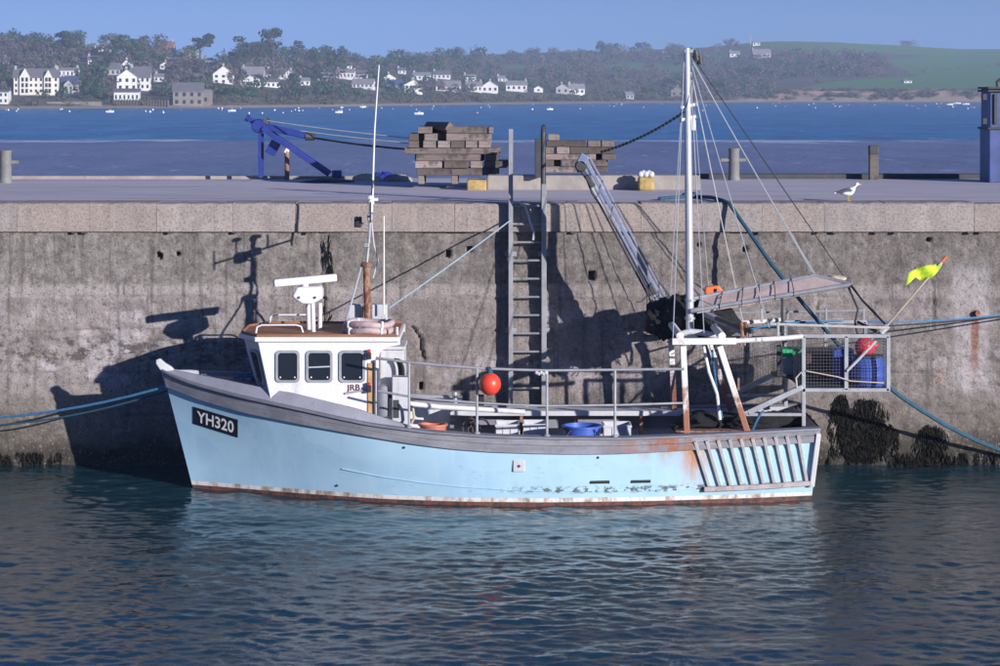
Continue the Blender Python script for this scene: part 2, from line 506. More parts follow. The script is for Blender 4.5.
def mk_wall():
    t = NT('quay_concrete')
    x, y, z = t.xyz()
    big = t.noise(0.55, 5, 0.6, t.coord((1, 1, 1.6)))
    med = t.noise(2.6, 6, 0.65)
    fin = t.noise(26, 5, 0.75)
    c = t.mix(t.mapr(med, 0.3, 0.7), (0.235, 0.208, 0.195), (0.375, 0.332, 0.318))
    # upper lift: darker, mossy aggregate
    up = t.math('ADD', z, t.math('MULTIPLY', t.math('SUBTRACT', med, 0.5), 0.22))
    moss = t.mix(t.mapr(t.noise(5, 6, 0.7), 0.35, 0.65), (0.125, 0.115, 0.098), (0.27, 0.245, 0.22))
    c = t.mix(t.mapr(up, 2.98, 3.14, 0, 0.7), c, moss)
    # pale lift line and pale render patches
    ln = t.math('MULTIPLY', t.mapr(up, 2.78, 2.88), t.mapr(up, 3.10, 3.02))
    c = t.mix(t.math('MULTIPLY', ln, 0.55), c, (0.40, 0.36, 0.34))
    pn = t.noise(0.9, 6, 0.62, t.coord((1, 1, 1.3), (5, 0, 2)))
    pz = t.math('MULTIPLY', t.mapr(z, 0.9, 1.4), t.mapr(z, 3.0, 2.5))
    c = t.mix(t.math('MULTIPLY', t.mapr(pn, 0.52, 0.60), t.math('MULTIPLY', pz, 0.75)), c, (0.46, 0.42, 0.43))
    c = t.mix(t.math('MULTIPLY', t.mapr(x, -5.5, -1.0), t.mapr(big, 0.35, 0.65, 0.25, 0.75)), c, t.mix(1.0, c, (0.66, 0.63, 0.62), 'MULTIPLY'))
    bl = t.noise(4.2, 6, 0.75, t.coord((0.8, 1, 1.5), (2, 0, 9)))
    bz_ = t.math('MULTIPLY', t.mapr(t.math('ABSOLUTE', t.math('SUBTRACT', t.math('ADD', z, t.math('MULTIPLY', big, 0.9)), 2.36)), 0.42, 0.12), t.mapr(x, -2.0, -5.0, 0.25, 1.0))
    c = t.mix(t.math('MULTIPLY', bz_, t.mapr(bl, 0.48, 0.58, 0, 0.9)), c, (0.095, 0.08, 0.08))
    rb_ = t.noise(3.0, 5, 0.7, t.coord((1, 1, 1), (15, 0, 3)))
    c = t.mix(t.math('MULTIPLY', t.mapr(rb_, 0.62, 0.68, 0, 0.8), t.mapr(z, 2.6, 1.8)), c, (0.22, 0.10, 0.075))
    # red-brown and dark lichen blotches
    ln2 = t.noise(7, 6, 0.7, t.coord((1, 1, 1.2), (9, 0, 4)))
    lz = t.mapr(t.noise(1.3, 3, 0.5, t.coord((1, 1, 1), (1, 0, 8))), 0.45, 0.62)
    c = t.mix(t.math('MULTIPLY', t.mapr(ln2, 0.56, 0.64, 0, 0.8), lz), c, (0.105, 0.075, 0.065))
    # vertical weeps
    vs = t.noise(3.2, 5, 0.6, t.coord((2.2, 1, 0.13), (2, 0, 0)))
    c = t.mix(t.mapr(vs, 0.52, 0.68, 0, 0.7), c, (0.12, 0.108, 0.095))
    for zs_, amt_ in ((2.28, 0.45), (1.55, 0.5), (2.84, 0.4)):
        sz_ = t.math('ADD', z, t.math('MULTIPLY', t.math('SUBTRACT', t.noise(1.2, 4, 0.6, t.coord((1, 1, 0.01), (zs_ * 3, 0, 0))), 0.5), 0.16))
        ed_ = t.math('MULTIPLY', t.mapr(sz_, zs_ - 0.30, zs_ - 0.02), t.mapr(sz_, zs_ + 0.03, zs_))
        c = t.mix(t.math('MULTIPLY', ed_, t.mapr(t.noise(1.6, 4, 0.6, t.coord((1, 1, 0.2), (zs_ * 7, 0, 0))), 0.42, 0.62, 0, amt_)), c, (0.13, 0.11, 0.095))
    # tidal zone: browner then dark, with barnacle speckle
    zt = t.math('ADD', z, t.math('MULTIPLY', t.math('SUBTRACT', big, 0.5), 1.5))
    c = t.mix(t.mapr(zt, 1.55, 0.6, 0, 0.72), c, (0.135, 0.115, 0.09))
    c = t.mix(t.mapr(zt, 0.66, 0.22, 0, 0.9), c, (0.055, 0.048, 0.036))
    c = t.mix(t.mapr(t.math('ADD', z, t.math('MULTIPLY', t.math('SUBTRACT', med, 0.5), 0.5)), 0.34, 0.14, 0, 0.8), c, (0.045, 0.040, 0.032))
    vo = t.n('ShaderNodeTexVoronoi'); vo.inputs['Scale'].default_value = 23
    t.l(t.tc.outputs['Object'], vo.inputs['Vector'])
    bz = t.math('MULTIPLY', t.mapr(zt, 1.1, 0.5), t.mapr(t.noise(2.2, 4, 0.6), 0.46, 0.56))
    c = t.mix(t.math('MULTIPLY', bz, t.mapr(t.math('ADD', vo.outputs['Distance'], t.math('MULTIPLY', t.noise(9, 3), 0.5)), 0.50, 0.36, 0, 0.6)), c, (0.40, 0.37, 0.33))
    # rust stain from an iron fixing at the right
    for x0, z0, ln_, w in ((8.08, 2.62, 1.35, 0.10), (3.1, 2.2, 0.4, 0.06), (-2.1, 1.9, 0.5, 0.05)):
        pale = t.math('MULTIPLY', t.mapr(t.math('ABSOLUTE', t.math('SUBTRACT', t.math('ADD', x, t.math('MULTIPLY', med, 0.12)), x0)), 0.40, 0.22), t.math('MULTIPLY', t.mapr(z, z0 - ln_ - 0.1, z0 - ln_ + 0.15), t.mapr(z, z0 + 0.9, z0 + 0.6)))
        if x0 > 8: c = t.mix(t.math('MULTIPLY', pale, 0.65), c, (0.42, 0.385, 0.38))
        k = t.math('MULTIPLY', t.mapr(t.math('ABSOLUTE', t.math('SUBTRACT', t.math('ADD', x, t.math('MULTIPLY', med, 0.12)), x0 + 0.06)), w, w * 0.3), t.math('MULTIPLY', t.mapr(z, z0 - ln_, z0 - ln_ * 0.4), t.mapr(z, z0 + 0.06, z0)))
        c = t.mix(t.math('MULTIPLY', k, 0.8), c, (0.24, 0.085, 0.045))
    # aggregate speckle
    grit = t.noise(11, 6, 0.8)
    c = t.mix(t.mapr(grit, 0.36, 0.47, 0.6, 0), c, (0.07, 0.062, 0.06))
    c = t.mix(t.mapr(grit, 0.56, 0.66, 0, 0.35), c, (0.46, 0.42, 0.41))
    c = t.mix(t.mapr(fin, 0.34, 0.48, 0.6, 0), c, (0.05, 0.045, 0.045))
    c = t.mix(t.mapr(fin, 0.58, 0.74, 0, 0.40), c, (0.52, 0.47, 0.44))
    t.bump(t.math('ADD', fin, grit), 0.7, 0.035)
    return t.set(c, 0.92, spec=0.25)
M['wall'] = mk_wall()

def mk_coping():
    t = NT('granite_coping')
    fin = t.noise(24, 6, 0.85)
    med = t.noise(2.2, 6, 0.7)
    base = t.ramp(t.rnd(), [(0, (0.30, 0.255, 0.23)), (0.35, (0.335, 0.27, 0.235)), (0.6, (0.285, 0.26, 0.25)), (0.85, (0.335, 0.29, 0.265)), (1, (0.30, 0.245, 0.215))])
    c = t.mix(t.mapr(med, 0.35, 0.7, 0, 0.55), base, (0.20, 0.18, 0.17))
    c = t.mix(t.mapr(fin, 0.38, 0.50, 0.8, 0), c, (0.12, 0.10, 0.09))
    c = t.mix(t.mapr(fin, 0.54, 0.66, 0, 0.5), c, (0.52, 0.46, 0.42))
    vs = t.noise(3, 4, 0.6, t.coord((2.5, 1, 0.2), (4, 0, 0)))
    c = t.mix(t.mapr(vs, 0.58, 0.74, 0, 0.35), c, (0.24, 0.19, 0.16))
    t.bump(fin, 0.4, 0.015)
    return t.set(c, 0.88, spec=0.3)
M['coping'] = mk_coping()

def mk_deck():
    t = NT('quay_surface')
    n = t.noise(0.5, 5, 0.6, t.coord((0.35, 1, 1)))
    f = t.noise(24, 4, 0.7)
    c = t.mix(t.mapr(n, 0.3, 0.7), (0.51, 0.46, 0.49), (0.61, 0.555, 0.59))
    c = t.mix(t.mapr(f, 0.35, 0.6, 0.35, 0), c, (0.30, 0.29, 0.31))
    s = t.noise(1.4, 5, 0.65, t.coord((0.3, 2.5, 1), (3, 3, 0)))
    c = t.mix(t.mapr(s, 0.52, 0.64, 0, 0.65), c, (0.30, 0.28, 0.30))
    s2 = t.noise(0.8, 4, 0.7, t.coord((0.25, 1.6, 1), (9, 1, 0)))
    c = t.mix(t.mapr(s2, 0.60, 0.66, 0, 0.5), c, (0.62, 0.58, 0.60))
    t.bump(f, 0.3, 0.01)
    return t.set(c, 0.9, spec=0.25)
M['deck'] = mk_deck()
M['kerb'] = paint('kerb_concrete', (0.36, 0.325, 0.295), 0.9, 0.3, 2.5, 0.4, 0.0, bump=0.4)

def mk_weed():
    t = NT('dark_seaweed')
    n = t.noise(9, 4, 0.6)
    return t.set(t.mix(n, (0.004, 0.004, 0.003), (0.015, 0.013, 0.009)), 0.75, spec=0.2)
M['weed'] = mk_weed()

def mk_net():
    t = NT('black_netting')
    n = t.noise(45, 4, 0.8)
    t.bump(n, 1.0, 0.05)
    return t.set(t.mix(t.mapr(n, 0.4, 0.6), (0.006, 0.006, 0.007), (0.035, 0.035, 0.04)), 0.85)
M['net'] = mk_net()

# ------------------------------------------------------------------ water
YW = 40.5            # face of the quay wall
ZQ = 4.46            # quay surface
YQ = 52.2            # far edge of the quay

def wave_tile(N=256, L=11.0, seed=3, wind=(0.35, 1.0), peak=0.85, lo=0.16, rms_slope=0.105, spread=2.0):
    g = np.random.default_rng(seed)
    k = np.fft.fftfreq(N, d=L / N) * 2 * np.pi
    kx, ky = np.meshgrid(k, k, indexing='xy')
    kk = np.hypot(kx, ky); kk[0, 0] = 1e9
    kp = 2 * np.pi / peak
    w = np.array(wind) / np.hypot(*wind)
    cosf = np.abs((kx * w[0] + ky * w[1]) / kk)
    amp = np.exp(-0.6 * (kp / kk) ** 2) / kk ** 1.6 * (0.25 + cosf ** spread) * np.exp(-(kk * lo / 6.28) ** 2 * 0.6)
    amp[0, 0] = 0
    ph = g.normal(size=(N, N)) + 1j * g.normal(size=(N, N))
    h = np.real(np.fft.ifft2(amp * ph))
    sx = np.gradient(h, L / N, axis=1); sy = np.gradient(h, L / N, axis=0)
    h *= rms_slope / np.sqrt((sx ** 2 + sy ** 2).mean() / 2)
    return h

def tile_at(h, L, X, Y):
    N = h.shape[0]
    fx = (X / L * N) % N; fy = (Y / L * N) % N
    x0 = fx.astype(int); y0 = fy.astype(int); tx = fx - x0; ty = fy - y0
    x0 %= N; y0 %= N
    x1 = (x0 + 1) % N; y1 = (y0 + 1) % N
    return (h[y0, x0] * (1 - tx) + h[y0, x1] * tx) * (1 - ty) + (h[y1, x0] * (1 - tx) + h[y1, x1] * tx) * ty

def grid_mesh(name, X, Y, Z, mt):
    ny, nx = Z.shape
    me = bpy.data.meshes.new(name)
    co = np.stack([np.broadcast_to(X, Z.shape), np.broadcast_to(Y, Z.shape), Z], -1).reshape(-1, 3).astype(np.float32)
    idx = np.arange(nx * ny).reshape(ny, nx)
    q = np.stack([idx[:-1, :-1], idx[:-1, 1:], idx[1:, 1:], idx[1:, :-1]], -1).reshape(-1, 4)
    me.vertices.add(len(co)); me.vertices.foreach_set('co', co.ravel())
    me.loops.add(q.size); me.loops.foreach_set('vertex_index', q.ravel().astype(np.int32))
    me.polygons.add(len(q)); me.polygons.foreach_set('loop_start', np.arange(0, q.size, 4, dtype=np.int32))
    me.polygons.foreach_set('use_smooth', np.ones(len(q), dtype=bool))
    me.update(calc_edges=True)
    me.materials.append(mt)
    o = bpy.data.objects.new(name, me)
    COL.objects.link(o)
    return o

def mk_water():
    t = NT('harbour_water')
    n1 = t.noise(13, 4, 0.6, t.coord((0.8, 1, 1)), 0.8)
    n2 = t.noise(2.2, 3, 0.5, t.coord((1, 0.6, 1), (3, 3, 0)))
    rf = t.mapr(t.noise(0.35, 3, 0.5, t.coord((0.6, 1, 1), (8, 2, 0))), 0.35, 0.65, 0.25, 1.0)
    h = t.math('ADD', t.math('MULTIPLY', t.math('MULTIPLY', n1, rf), 0.7), n2)
    t.bump(h, 0.20, 0.06)
    t.set((0.011, 0.040, 0.054), 0.035, 0, 0.5)
    t.b.inputs['IOR'].default_value = 1.34
    return t.m
M['water'] = mk_water()

xs = np.concatenate([np.arange(-48, -12, 0.6), np.arange(-12, 12, 0.045), np.arange(12, 48.5, 0.6)])
ys = np.concatenate([np.arange(-30, 20, 1.2), np.arange(20, 23.5, 0.2), np.arange(23.5, YW + 0.3, 0.05)])
GX, GY = np.meshgrid(xs, ys)
t1 = wave_tile(320, 12.7, 3, (0.22, 1.0), 0.44, 0.07, 0.088, 2.0)
t2 = wave_tile(128, 17.3, 9, (-0.5, 1.0), 2.2, 0.5, 0.028)
fine = ((np.abs(GX) < 12.3) & (GY > 22)).astype(float)
# calmer in patches, and in the lee of the hull
calm = 0.35 + 1.25 * fbm(GX * 0.25, GY * 0.16, 3, 5)
GZ = (tile_at(t1, 12.7, GX, GY) * calm + tile_at(t2, 17.3, GX, GY)) * fine
harbour = grid_mesh('harbour_water', GX, GY, GZ, M['water'])
tag(harbour, kind='structure')

def mk_sea():
    t = NT('estuary_water')
    x, y, z = t.xyz()
    edge = t.math('ADD', y, t.math('MULTIPLY', t.math('SUBTRACT', t.noise(0.02, 3, 0.5, t.coord((0.6, 1, 1))), 0.5), 60))
    deep = t.mapr(edge, 300, 325)
    n = t.mapr(t.noise(0.16, 6, 0.75, t.coord((0.5, 0.16, 1))), 0.34, 0.66)  # light and dark of the ripples streaked into the water colour
    sand = t.mix(n, (0.115, 0.12, 0.205), (0.20, 0.19, 0.285))          # shallow water over the sandbank
    dp = t.mix(n, (0.002, 0.085, 0.25), (0.02, 0.20, 0.42))  # blue of the reflected sky put into the base colour
    c = t.mix(deep, sand, dp)
    # breaking ripples along the bank edge, a few whitecaps
    br = t.math('MULTIPLY', t.mapr(edge, 296, 308), t.mapr(edge, 322, 312))
    brn = t.mapr(t.noise(0.11, 4, 0.7, t.coord((0.35, 0.25, 1), (7, 0, 0))), 0.44, 0.56)
    c = t.mix(t.math('MULTIPLY', br, brn), c, (0.55, 0.60, 0.68))
    wc = t.mapr(t.noise(0.8, 3, 0.6, t.coord((0.5, 0.10, 1), (1, 9, 0))), 0.63, 0.70, 0, 0.8)
    c = t.mix(wc, c, (0.40, 0.46, 0.55))
    t.bump(t.noise(0.9, 5, 0.65, t.coord((0.6, 1, 1))), 0.9, 1.2)
    t.set(c, 0.28, 0, 0.35)
    return t.m
M['sea'] = mk_sea()
sx = np.array([-1500, -700, -300, -100, 0, 100, 300, 700, 1500.0])
sy = np.array([YQ + 0.2, 80, 150, 300, 600, 1000, 1700.0])
SX, SY = np.meshgrid(sx, sy)
sea = grid_mesh('estuary_water', SX, SY, np.zeros_like(SX), M['sea'])
tag(sea, kind='structure')

# ------------------------------------------------------------------ quay
quay = thing('quay_wall', 'long weathered concrete quay wall with pale granite coping behind the boat', 'wall', (0, YW, 0))
# wall face as relief: lifts, pitting, spalled hollows, square putlog holes
wx = np.arange(-13, 13.001, 0.03); wz = np.arange(-1.4, 3.98, 0.03)
WX, WZ = np.meshgrid(wx, wz)
rel = 0.035 * (fbm(WX * 1.3, WZ * 1.3, 4, 11) - 0.5)
rel += 0.045 * np.clip(fbm(WX * 7, WZ * 7, 3, 21) - 0.5, -0.3, 0.3)
hol = np.clip(fbm(WX * 0.9 + 3, WZ * 1.6, 5, 31) - 0.57, 0, 1) * 6
rel -= 0.05 * np.clip(hol, 0, 1)                                   # spalled areas
rel += np.where(WZ > 3.08 + 0.04 * (fbm(WX * 2, WZ * 0, 3, 41) - 0.5), -0.02, 0.0)
for zs_, wd_, dp_ in ((2.84, 0.022, 0.035), (2.28, 0.02, 0.03), (1.55, 0.026, 0.035), (0.85, 0.025, 0.03)):
    wob = zs_ + 0.06 * (fbm(WX * 0.7 + zs_ * 9, WX * 0 + zs_, 4, 71) - 0.5)
    brk = fbm(WX * 0.9 + zs_ * 5, WX * 0 + 3.3, 3, 73) > 0.42
    rel += np.where((np.abs(WZ - wob) < wd_) & brk, -dp_, 0) + np.where((WZ < wob) & (WZ > wob - 0.5), 0.008, 0)
rel += 0.06 * np.clip(0.9 - WZ, 0, 1) * (fbm(WX * 3, WZ * 3, 4, 51))
def hole(px, py, w, h):
    global rel
    c = W(px, py, YW)
    m = (np.abs(WX - c.x) < w / 2) & (np.abs(WZ - c.z) < h / 2)
    rel = np.where(m, -0.32, rel)
for a in ((592.5, 275.5, 0.11, 0.16), (158, 255, 0.05, 0.1), (161, 256, 0.03, 0.09), (178, 254, 0.06, 0.08), (448, 254, 0.07, 0.14), (469, 250, 0.1, 0.08),
          (745, 250, 0.05, 0.1), (421, 386, 0.08, 0.14), (930, 240, 0.08, 0.06), (700, 245, 0.06, 0.05)):
    hole(*a)
def crack(pts, w, dep):
    global rel
    P = [W(a, b, YW) for a, b in pts]
    zz = np.array([p.z for p in P][::-1]); xx = np.array([p.x for p in P][::-1])
    cx = np.interp(WZ, zz, xx) + 0.05 * (fbm(WZ * 5, WX * 0, 3, 61) - 0.5)
    m = (np.abs(WX - cx) < w) & (WZ > zz[0]) & (WZ < zz[-1])
    rel = np.where(m, np.minimum(rel, -dep), rel)
crack([(320, 232), (322, 275), (326, 330)], 0.022, 0.08)
crack([(413, 327), (420, 340), (424, 360)], 0.03, 0.1)
crack([(931, 240), (934, 330)], 0.018, 0.04)
crack([(816, 280), (818, 330)], 0.018, 0.04)
crack([(125, 255), (122, 300)], 0.016, 0.03)
ny, nx = WX.shape
me = bpy.data.meshes.new('wall_face')
co = np.stack([WX, -rel, WZ], -1).reshape(-1, 3).astype(np.float32)
idx = np.arange(nx * ny).reshape(ny, nx)
q = np.stack([idx[:-1, :-1], idx[:-1, 1:], idx[1:, 1:], idx[1:, :-1]], -1).reshape(-1, 4)
me.vertices.add(len(co)); me.vertices.foreach_set('co', co.ravel())
me.loops.add(q.size); me.loops.foreach_set('vertex_index', q.ravel().astype(np.int32))
me.polygons.add(len(q)); me.polygons.foreach_set('loop_start', np.arange(0, q.size, 4, dtype=np.int32))
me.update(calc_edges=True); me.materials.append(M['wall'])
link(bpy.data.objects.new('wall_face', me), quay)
b = MB()
b.bb((-48, YW, -1.5), (-13, YW + 0.5, 3.97)).bb((13, YW, -1.5), (48, YW + 0.5, 3.97))
b.bb((-13, YW + 0.4, -1.5), (13, YW + 0.6, 3.96)).bb((-48, YQ - 0.5, -1.5), (48, YQ, ZQ - 0.02))
b.build('wall_core', M['wall'], quay)
# coping stones, each its own block
joints = [-300, -230, -150, -60, 18, 90, 157, 233, 296, 392, 455, 521, 580, 641, 702, 762, 824, 885, 974, 1045, 1120, 1190, 1270]
for j0, j1 in zip(joints[:-1], joints[1:]):
    xa = (j0 - 500) * YW / F + 0.0022; xb = (j1 - 500) * YW / F - 0.0022
    yy = YW - 0.045 + random.uniform(-0.006, 0.006); dz = random.uniform(-0.006, 0.006)
    n = 10
    # slightly worn front edge
    prof = [(yy, 3.975), (yy, ZQ - 0.05), (yy + 0.02, ZQ - 0.015), (yy + 0.06, ZQ + dz), (YW + 0.85, ZQ + 0.004 + dz), (YW + 0.85, 3.975)]
    bm_ = MB(); rows = []
    for i in range(n + 1):
        x = xa + (xb - xa) * i / n
        w1 = random.uniform(-0.006, 0.006)
        rows.append([(x, y_ + (w1 if k < 3 else 0), z_ + (w1 * 1.2 if 0 < k < 4 else 0)) for k, (y_, z_) in enumerate(prof)])
    for r_ in rows: r_.append(r_[0])
    bm_.grid(rows)
    bm_.f.append(tuple(range(0, 6))); nb = n * 7; bm_.f.append(tuple(range(nb, nb + 6)))
    bm_.build('coping_stone', M['coping'], quay)
# fixing holes and rust stubs under the coping
for px in (72, 84, 168, 236, 310, 575, 630, 762, 818, 834, 878, 896, 968, 982):
    p = W(px + random.uniform(-2, 2), 232.5, YW - 0.05)
    MB().box(p, (random.uniform(0.05, 0.1), 0.05, 0.035)).build('iron_dowel', M['dark'], quay)
p = W(977, 313, YW)
MB().tube([p + Vector((0, 0.05, 0)), p + Vector((0, -0.12, 0))], 0.05, 10).build('iron_stub', M['rusty'], quay)

def sheet(name, x0, x1, y0, y1, z, mt, n=1):
    b = MB(); b.add([(x0, y0, z), (x1, y0, z), (x1, y1, z), (x0, y1, z)], [(0, 1, 2, 3)])
    o = b.build(name, mt); return tag(o, kind='structure')
sheet('quay_pavement', -48, 48, YW + 0.3, YQ, ZQ, M['deck'])
# low edge kerb along the far side (dark, broken line)
kb = MB().bb((W(690, 0, 51.7).x, 51.7, ZQ - 0.1), (40, 52.1, ZQ + 0.11))
tag(kb.build('edge_kerb', M['dark'], origin=(15, 51.9, ZQ), bevel=0.02), 'dark low kerb along the far quay edge at right', 'kerb')
kb = MB().bb((-40, 51.6, ZQ - 0.1), (W(405, 0, 51.6).x, 52.0, ZQ + 0.07))
tag(kb.build('edge_kerb', M['kerb'], origin=(-15, 51.8, ZQ), bevel=0.02), 'pale low kerb along the far quay edge at left', 'kerb')
pb = MB().bb((W(487, 0, 46).x, 46.0, ZQ - 0.02), (W(700, 0, 46).x, 46.55, ZQ + 0.28))
tag(pb.build('plinth', M['kerb'], origin=(W(590, 0, 46).x, 46.2, ZQ), bevel=0.03), 'long low concrete plinth under the right timber stack', 'plinth')
pb = MB().bb((W(467, 0, 45.8).x, 45.75, ZQ - 0.02), (W(486.6, 0, 45.8).x, 46.5, ZQ + 0.2))
tag(pb.build('concrete_block', M['yellow'], origin=(W(477, 0, 46).x, 46.1, ZQ), bevel=0.03), 'yellow painted block at the foot of the left timber stack', 'block')

# ladder
LD = YW - 0.24
lad = thing('quay_ladder', 'grey steel ladder fixed down the quay wall behind the boat', 'ladder', W(528, 203, LD))
xl0, xl1 = W(508.5, 0, LD).x, W(513, 0, LD).x
xr0, xr1 = W(541.5, 0, LD).x, W(546.5, 0, LD).x
b = MB().bb((xl0, LD, -1.2), (xl1, LD + 0.19, ZQ + 0.02)); b.bb((xl0, LD, ZQ + 0.02), (xl1, LD + 0.06, W(0, 129, LD).z)); b.build('stile', M['ladder'], lad, bevel=0.006)
MB().bb((xr0, LD, -1.2), (xr1, LD + 0.19, W(0, 184, LD).z)).build('stile', M['ladder'], lad, bevel=0.006)
hp = [Vector((xr0 + 0.03, LD + 0.10, W(0, 205, LD).z)), Vector((xr0 + 0.03, LD + 0.10, W(0, 133, LD).z)), Vector((xr0 + 0.035, LD + 0.14, W(0, 128, LD).z)), Vector((xr0 + 0.04, LD + 0.24, W(0, 127, LD).z)), Vector((xr0 + 0.04, LD + 0.32, W(0, 131, LD).z)), Vector((xr0 + 0.04, LD + 0.33, ZQ - 0.05))]
MB().tube(hp, 0.042, 8).build('handhold', M['dark'], lad, smooth=True)
for i in range(17):
    z = W(0, 206 + 18.25 * i, LD).z
    MB().tube([(xl1 - 0.01, LD + 0.06, z), (xr0 + 0.01, LD + 0.06, z)], 0.019, 6).build('rung', M['ladder'], lad)
for z in (3.6, 2.3, 1.0):
    for x in ((xl0 + xl1) / 2, (xr0 + xr1) / 2):
        MB().bb((x - 0.1, LD + 0.17, z - 0.04), (x + 0.1, YW + 0.06, z + 0.04)).build('bracket', M['ladder'], lad)
rp = [W(520, 203, LD + 0.02), W(525, 206, LD - 0.02), W(528, 214, LD - 0.03), W(530, 222, LD - 0.03), W(534, 232, LD - 0.02), W(533, 240, LD)]
tag(MB().tube(rp, 0.02, 6).build('rope_end', M['rope_pale'], origin=rp[0]), 'pale rope end hanging over the top ladder rungs', 'rope')

# bollards
def bollard(px, yt, yb, w, d, label, arm):
    c = W(px, yb, d); c.z = ZQ
    o = thing('mooring_bollard', label, 'bollard', c, 'iron bollards on the quay')
    hgt = W(px, yt, d).z - ZQ
    r = w / 2 * d / F
    MB().lathe(c, [(r * 1.12, -0.02), (r * 1.1, 0.05), (r, 0.08), (r * 0.97, hgt - 0.06), (r * 1.06, hgt - 0.04), (r * 1.06, hgt - 0.01), (r * 0.8, hgt)], 18).build('post', M['bollard'], o, smooth=True)
    MB().tube([c + Vector((arm[0], 0, hgt * 0.62)), c + Vector((arm[1], 0, hgt * 0.62))], 0.05, 10).build('cross_pin', M['bollard'], o, smooth=True)
bollard(5.5, 150, 180, 12, 49.5, 'grey iron bollard with cross pin at the left photo edge', (-0.25, 0.27))
bollard(734, 148, 176, 11, 51.0, 'grey iron bollard with cross pin right of the boat mast', (-0.29, 0.26))

# yellow bollard with white top
c = W(646, 184, 45.6); c.z = ZQ
o = thing('capped_stub', 'yellow painted stub with a white lumpy top on the quay', 'bollard', c)
MB().box(c + Vector((0, 0, 0.13)), (0.31, 0.3, 0.27)).build('base', M['yellow'], o, bevel=0.06, seg=3)
bb_ = MB()
for k in range(5): bb_.ball(c + Vector((-0.1 + 0.05 * k, 0.02 * (k % 2), 0.31 + 0.02 * (k % 2))), 0.065, 8, 6)
bb_.build('top', M['fishbox'], o, smooth=True)

# timber posts
c = W(873.5, 172, 51.3); c.z = ZQ
o = thing('timber_post', 'short squared timber post with a dark top on the quay', 'post', c)
MB().box(c + Vector((0, 0, 0.27)), (0.19, 0.19, 0.56)).build('shaft', M['timber'], o, bevel=0.012)
MB().box(c + Vector((0, 0, 0.64)), (0.205, 0.205, 0.2)).build('charred_top', M['dark'], o, bevel=0.02)
c = W(287, 176, 51.0); c.z = ZQ
o = thing('marker_post', 'rusty post with a tilted white cap beside the blue davit', 'post', c)
MB().tube([c, c + Vector((0, 0, 0.62))], 0.05, 10).build('shaft', M['rusty'], o, smooth=True)
MB().beam(c + Vector((-0.03, 0, 0.58)), c + Vector((0.1, 0, 0.80)), 0.09, 0.09).build('cap', M['white_rust'], o, bevel=0.01)

# blue davit
DV = 50.2
c = W(262, 177, DV); c.z = ZQ
o = thing('quay_davit', 'blue steel davit with a long diagonal strut on the quay', 'davit', c)
P = lambda a, b, dd=0: W(a, b, DV + dd)
MB().beam(P(259.5, 133), P(259.5, 177.5), 0.055, 0.06).build('leg', M['craneblue'], o)
MB().beam(P(262.5, 133, 0.5), P(262.5, 176.5, 0.5), 0.055, 0.06).build('leg', M['craneblue'], o)
MB().beam(P(262, 128), P(329, 174.5), 0.10, 0.10, (0, 1, 0)).build('strut', M['craneblue'], o, bevel=0.01)
MB().beam(P(266, 128, 0.3), P(331, 172.5, 0.3), 0.06, 0.08, (0, 1, 0)).build('strut', M['craneblue'], o)
MB().beam(P(248, 118, 0.2), P(262, 127, 0.2), 0.11, 0.12, (0, 1, 0)).build('arm', M['craneblue'], o, bevel=0.01)
MB().beam(P(262, 126, 0.2), P(308, 136, 0.2), 0.14, 0.14, (0, 1, 0)).build('jib', M['craneblue'], o, bevel=0.02)
MB().tube([P(246, 117.5, 0.2), P(249, 119, 0.2)], 0.07, 10).build('end_cap', M['craneblue'], o)
MB().lathe(P(258, 126, 0), [(0.13, 0), (0.15, 0.05), (0.15, 0.4), (0.13, 0.45)], 14, (0, 1, 0)).build('winch_drum', M['craneblue'], o, smooth=True)
MB().box(P(273, 148, 0.25), (0.22, 0.08, 0.3), (0, 0.5, 0)).build('plate', M['craneblue'], o, bevel=0.01)
MB().tube([P(306, 136, 0.2), P(315, 137.5, 0.2)], [0.1, 0.06], 10).build('sheave', M['dark'], o)
MB().tube([P(264, 120, 0.2), P(268, 124, 0.2)], 0.1, 8).build('sheave', M['dark'], o)
MB().box(P(337, 174, 0.1), (0.2, 0.25, 0.16)).build('foot', M['craneblue'], o, bevel=0.02)
for a, b_, n_, dk in (((262, 120), (430, 140), 'pale upper wire running from the blue davit to the timber stack', 'rope_pale'), ((300, 131), (470, 148), 'pale middle wire running from the blue davit to the timber stack', 'rope_pale'), ((315, 138), (420, 150), 'dark lower rope running from the blue davit to the timber stack', 'rope_dark')):
    pts = sag(W(a[0], a[1], DV + 0.2), W(b_[0], b_[1], 48.2), 0.03)
    tag(MB().tube(pts, 0.014 if dk == 'rope_pale' else 0.022, 5).build('davit_wire', M[dk], origin=pts[0]), n_, 'wire')
# blue hut
c = W(1004, 176, 50.0); c.z = ZQ
o = thing('steel_cabinet', 'tall weathered blue steel cabinet at the right photo edge', 'cabinet', c)
hx = 18.5 * 50 / F
MB().bb((c.x - hx, 49.6, ZQ), (c.x + hx, 50.6, W(0, 129, 49.6).z)).build('lower_body', M['hutblue'], o, bevel=0.015)
MB().bb((c.x - hx + 0.02, 49.63, W(0, 128, 49.6).z), (c.x + hx - 0.02, 50.57, W(0, 88, 49.6).z)).build('upper_body', M['hutblue'], o, bevel=0.015)
for y_ in (128.5, 88, 91):
    MB().bb((c.x - hx - 0.04, 49.55, W(0, y_ + 1, 49.6).z), (c.x + hx + 0.04, 50.65, W(0, y_ - 1.2, 49.6).z)).build('rim', M['dark'], o, bevel=0.01)
for y_ in (97, 121):
    MB().box(W(984.5, y_, 49.6), (0.08, 0.1, 0.12)).build('hinge', M['dark'], o)
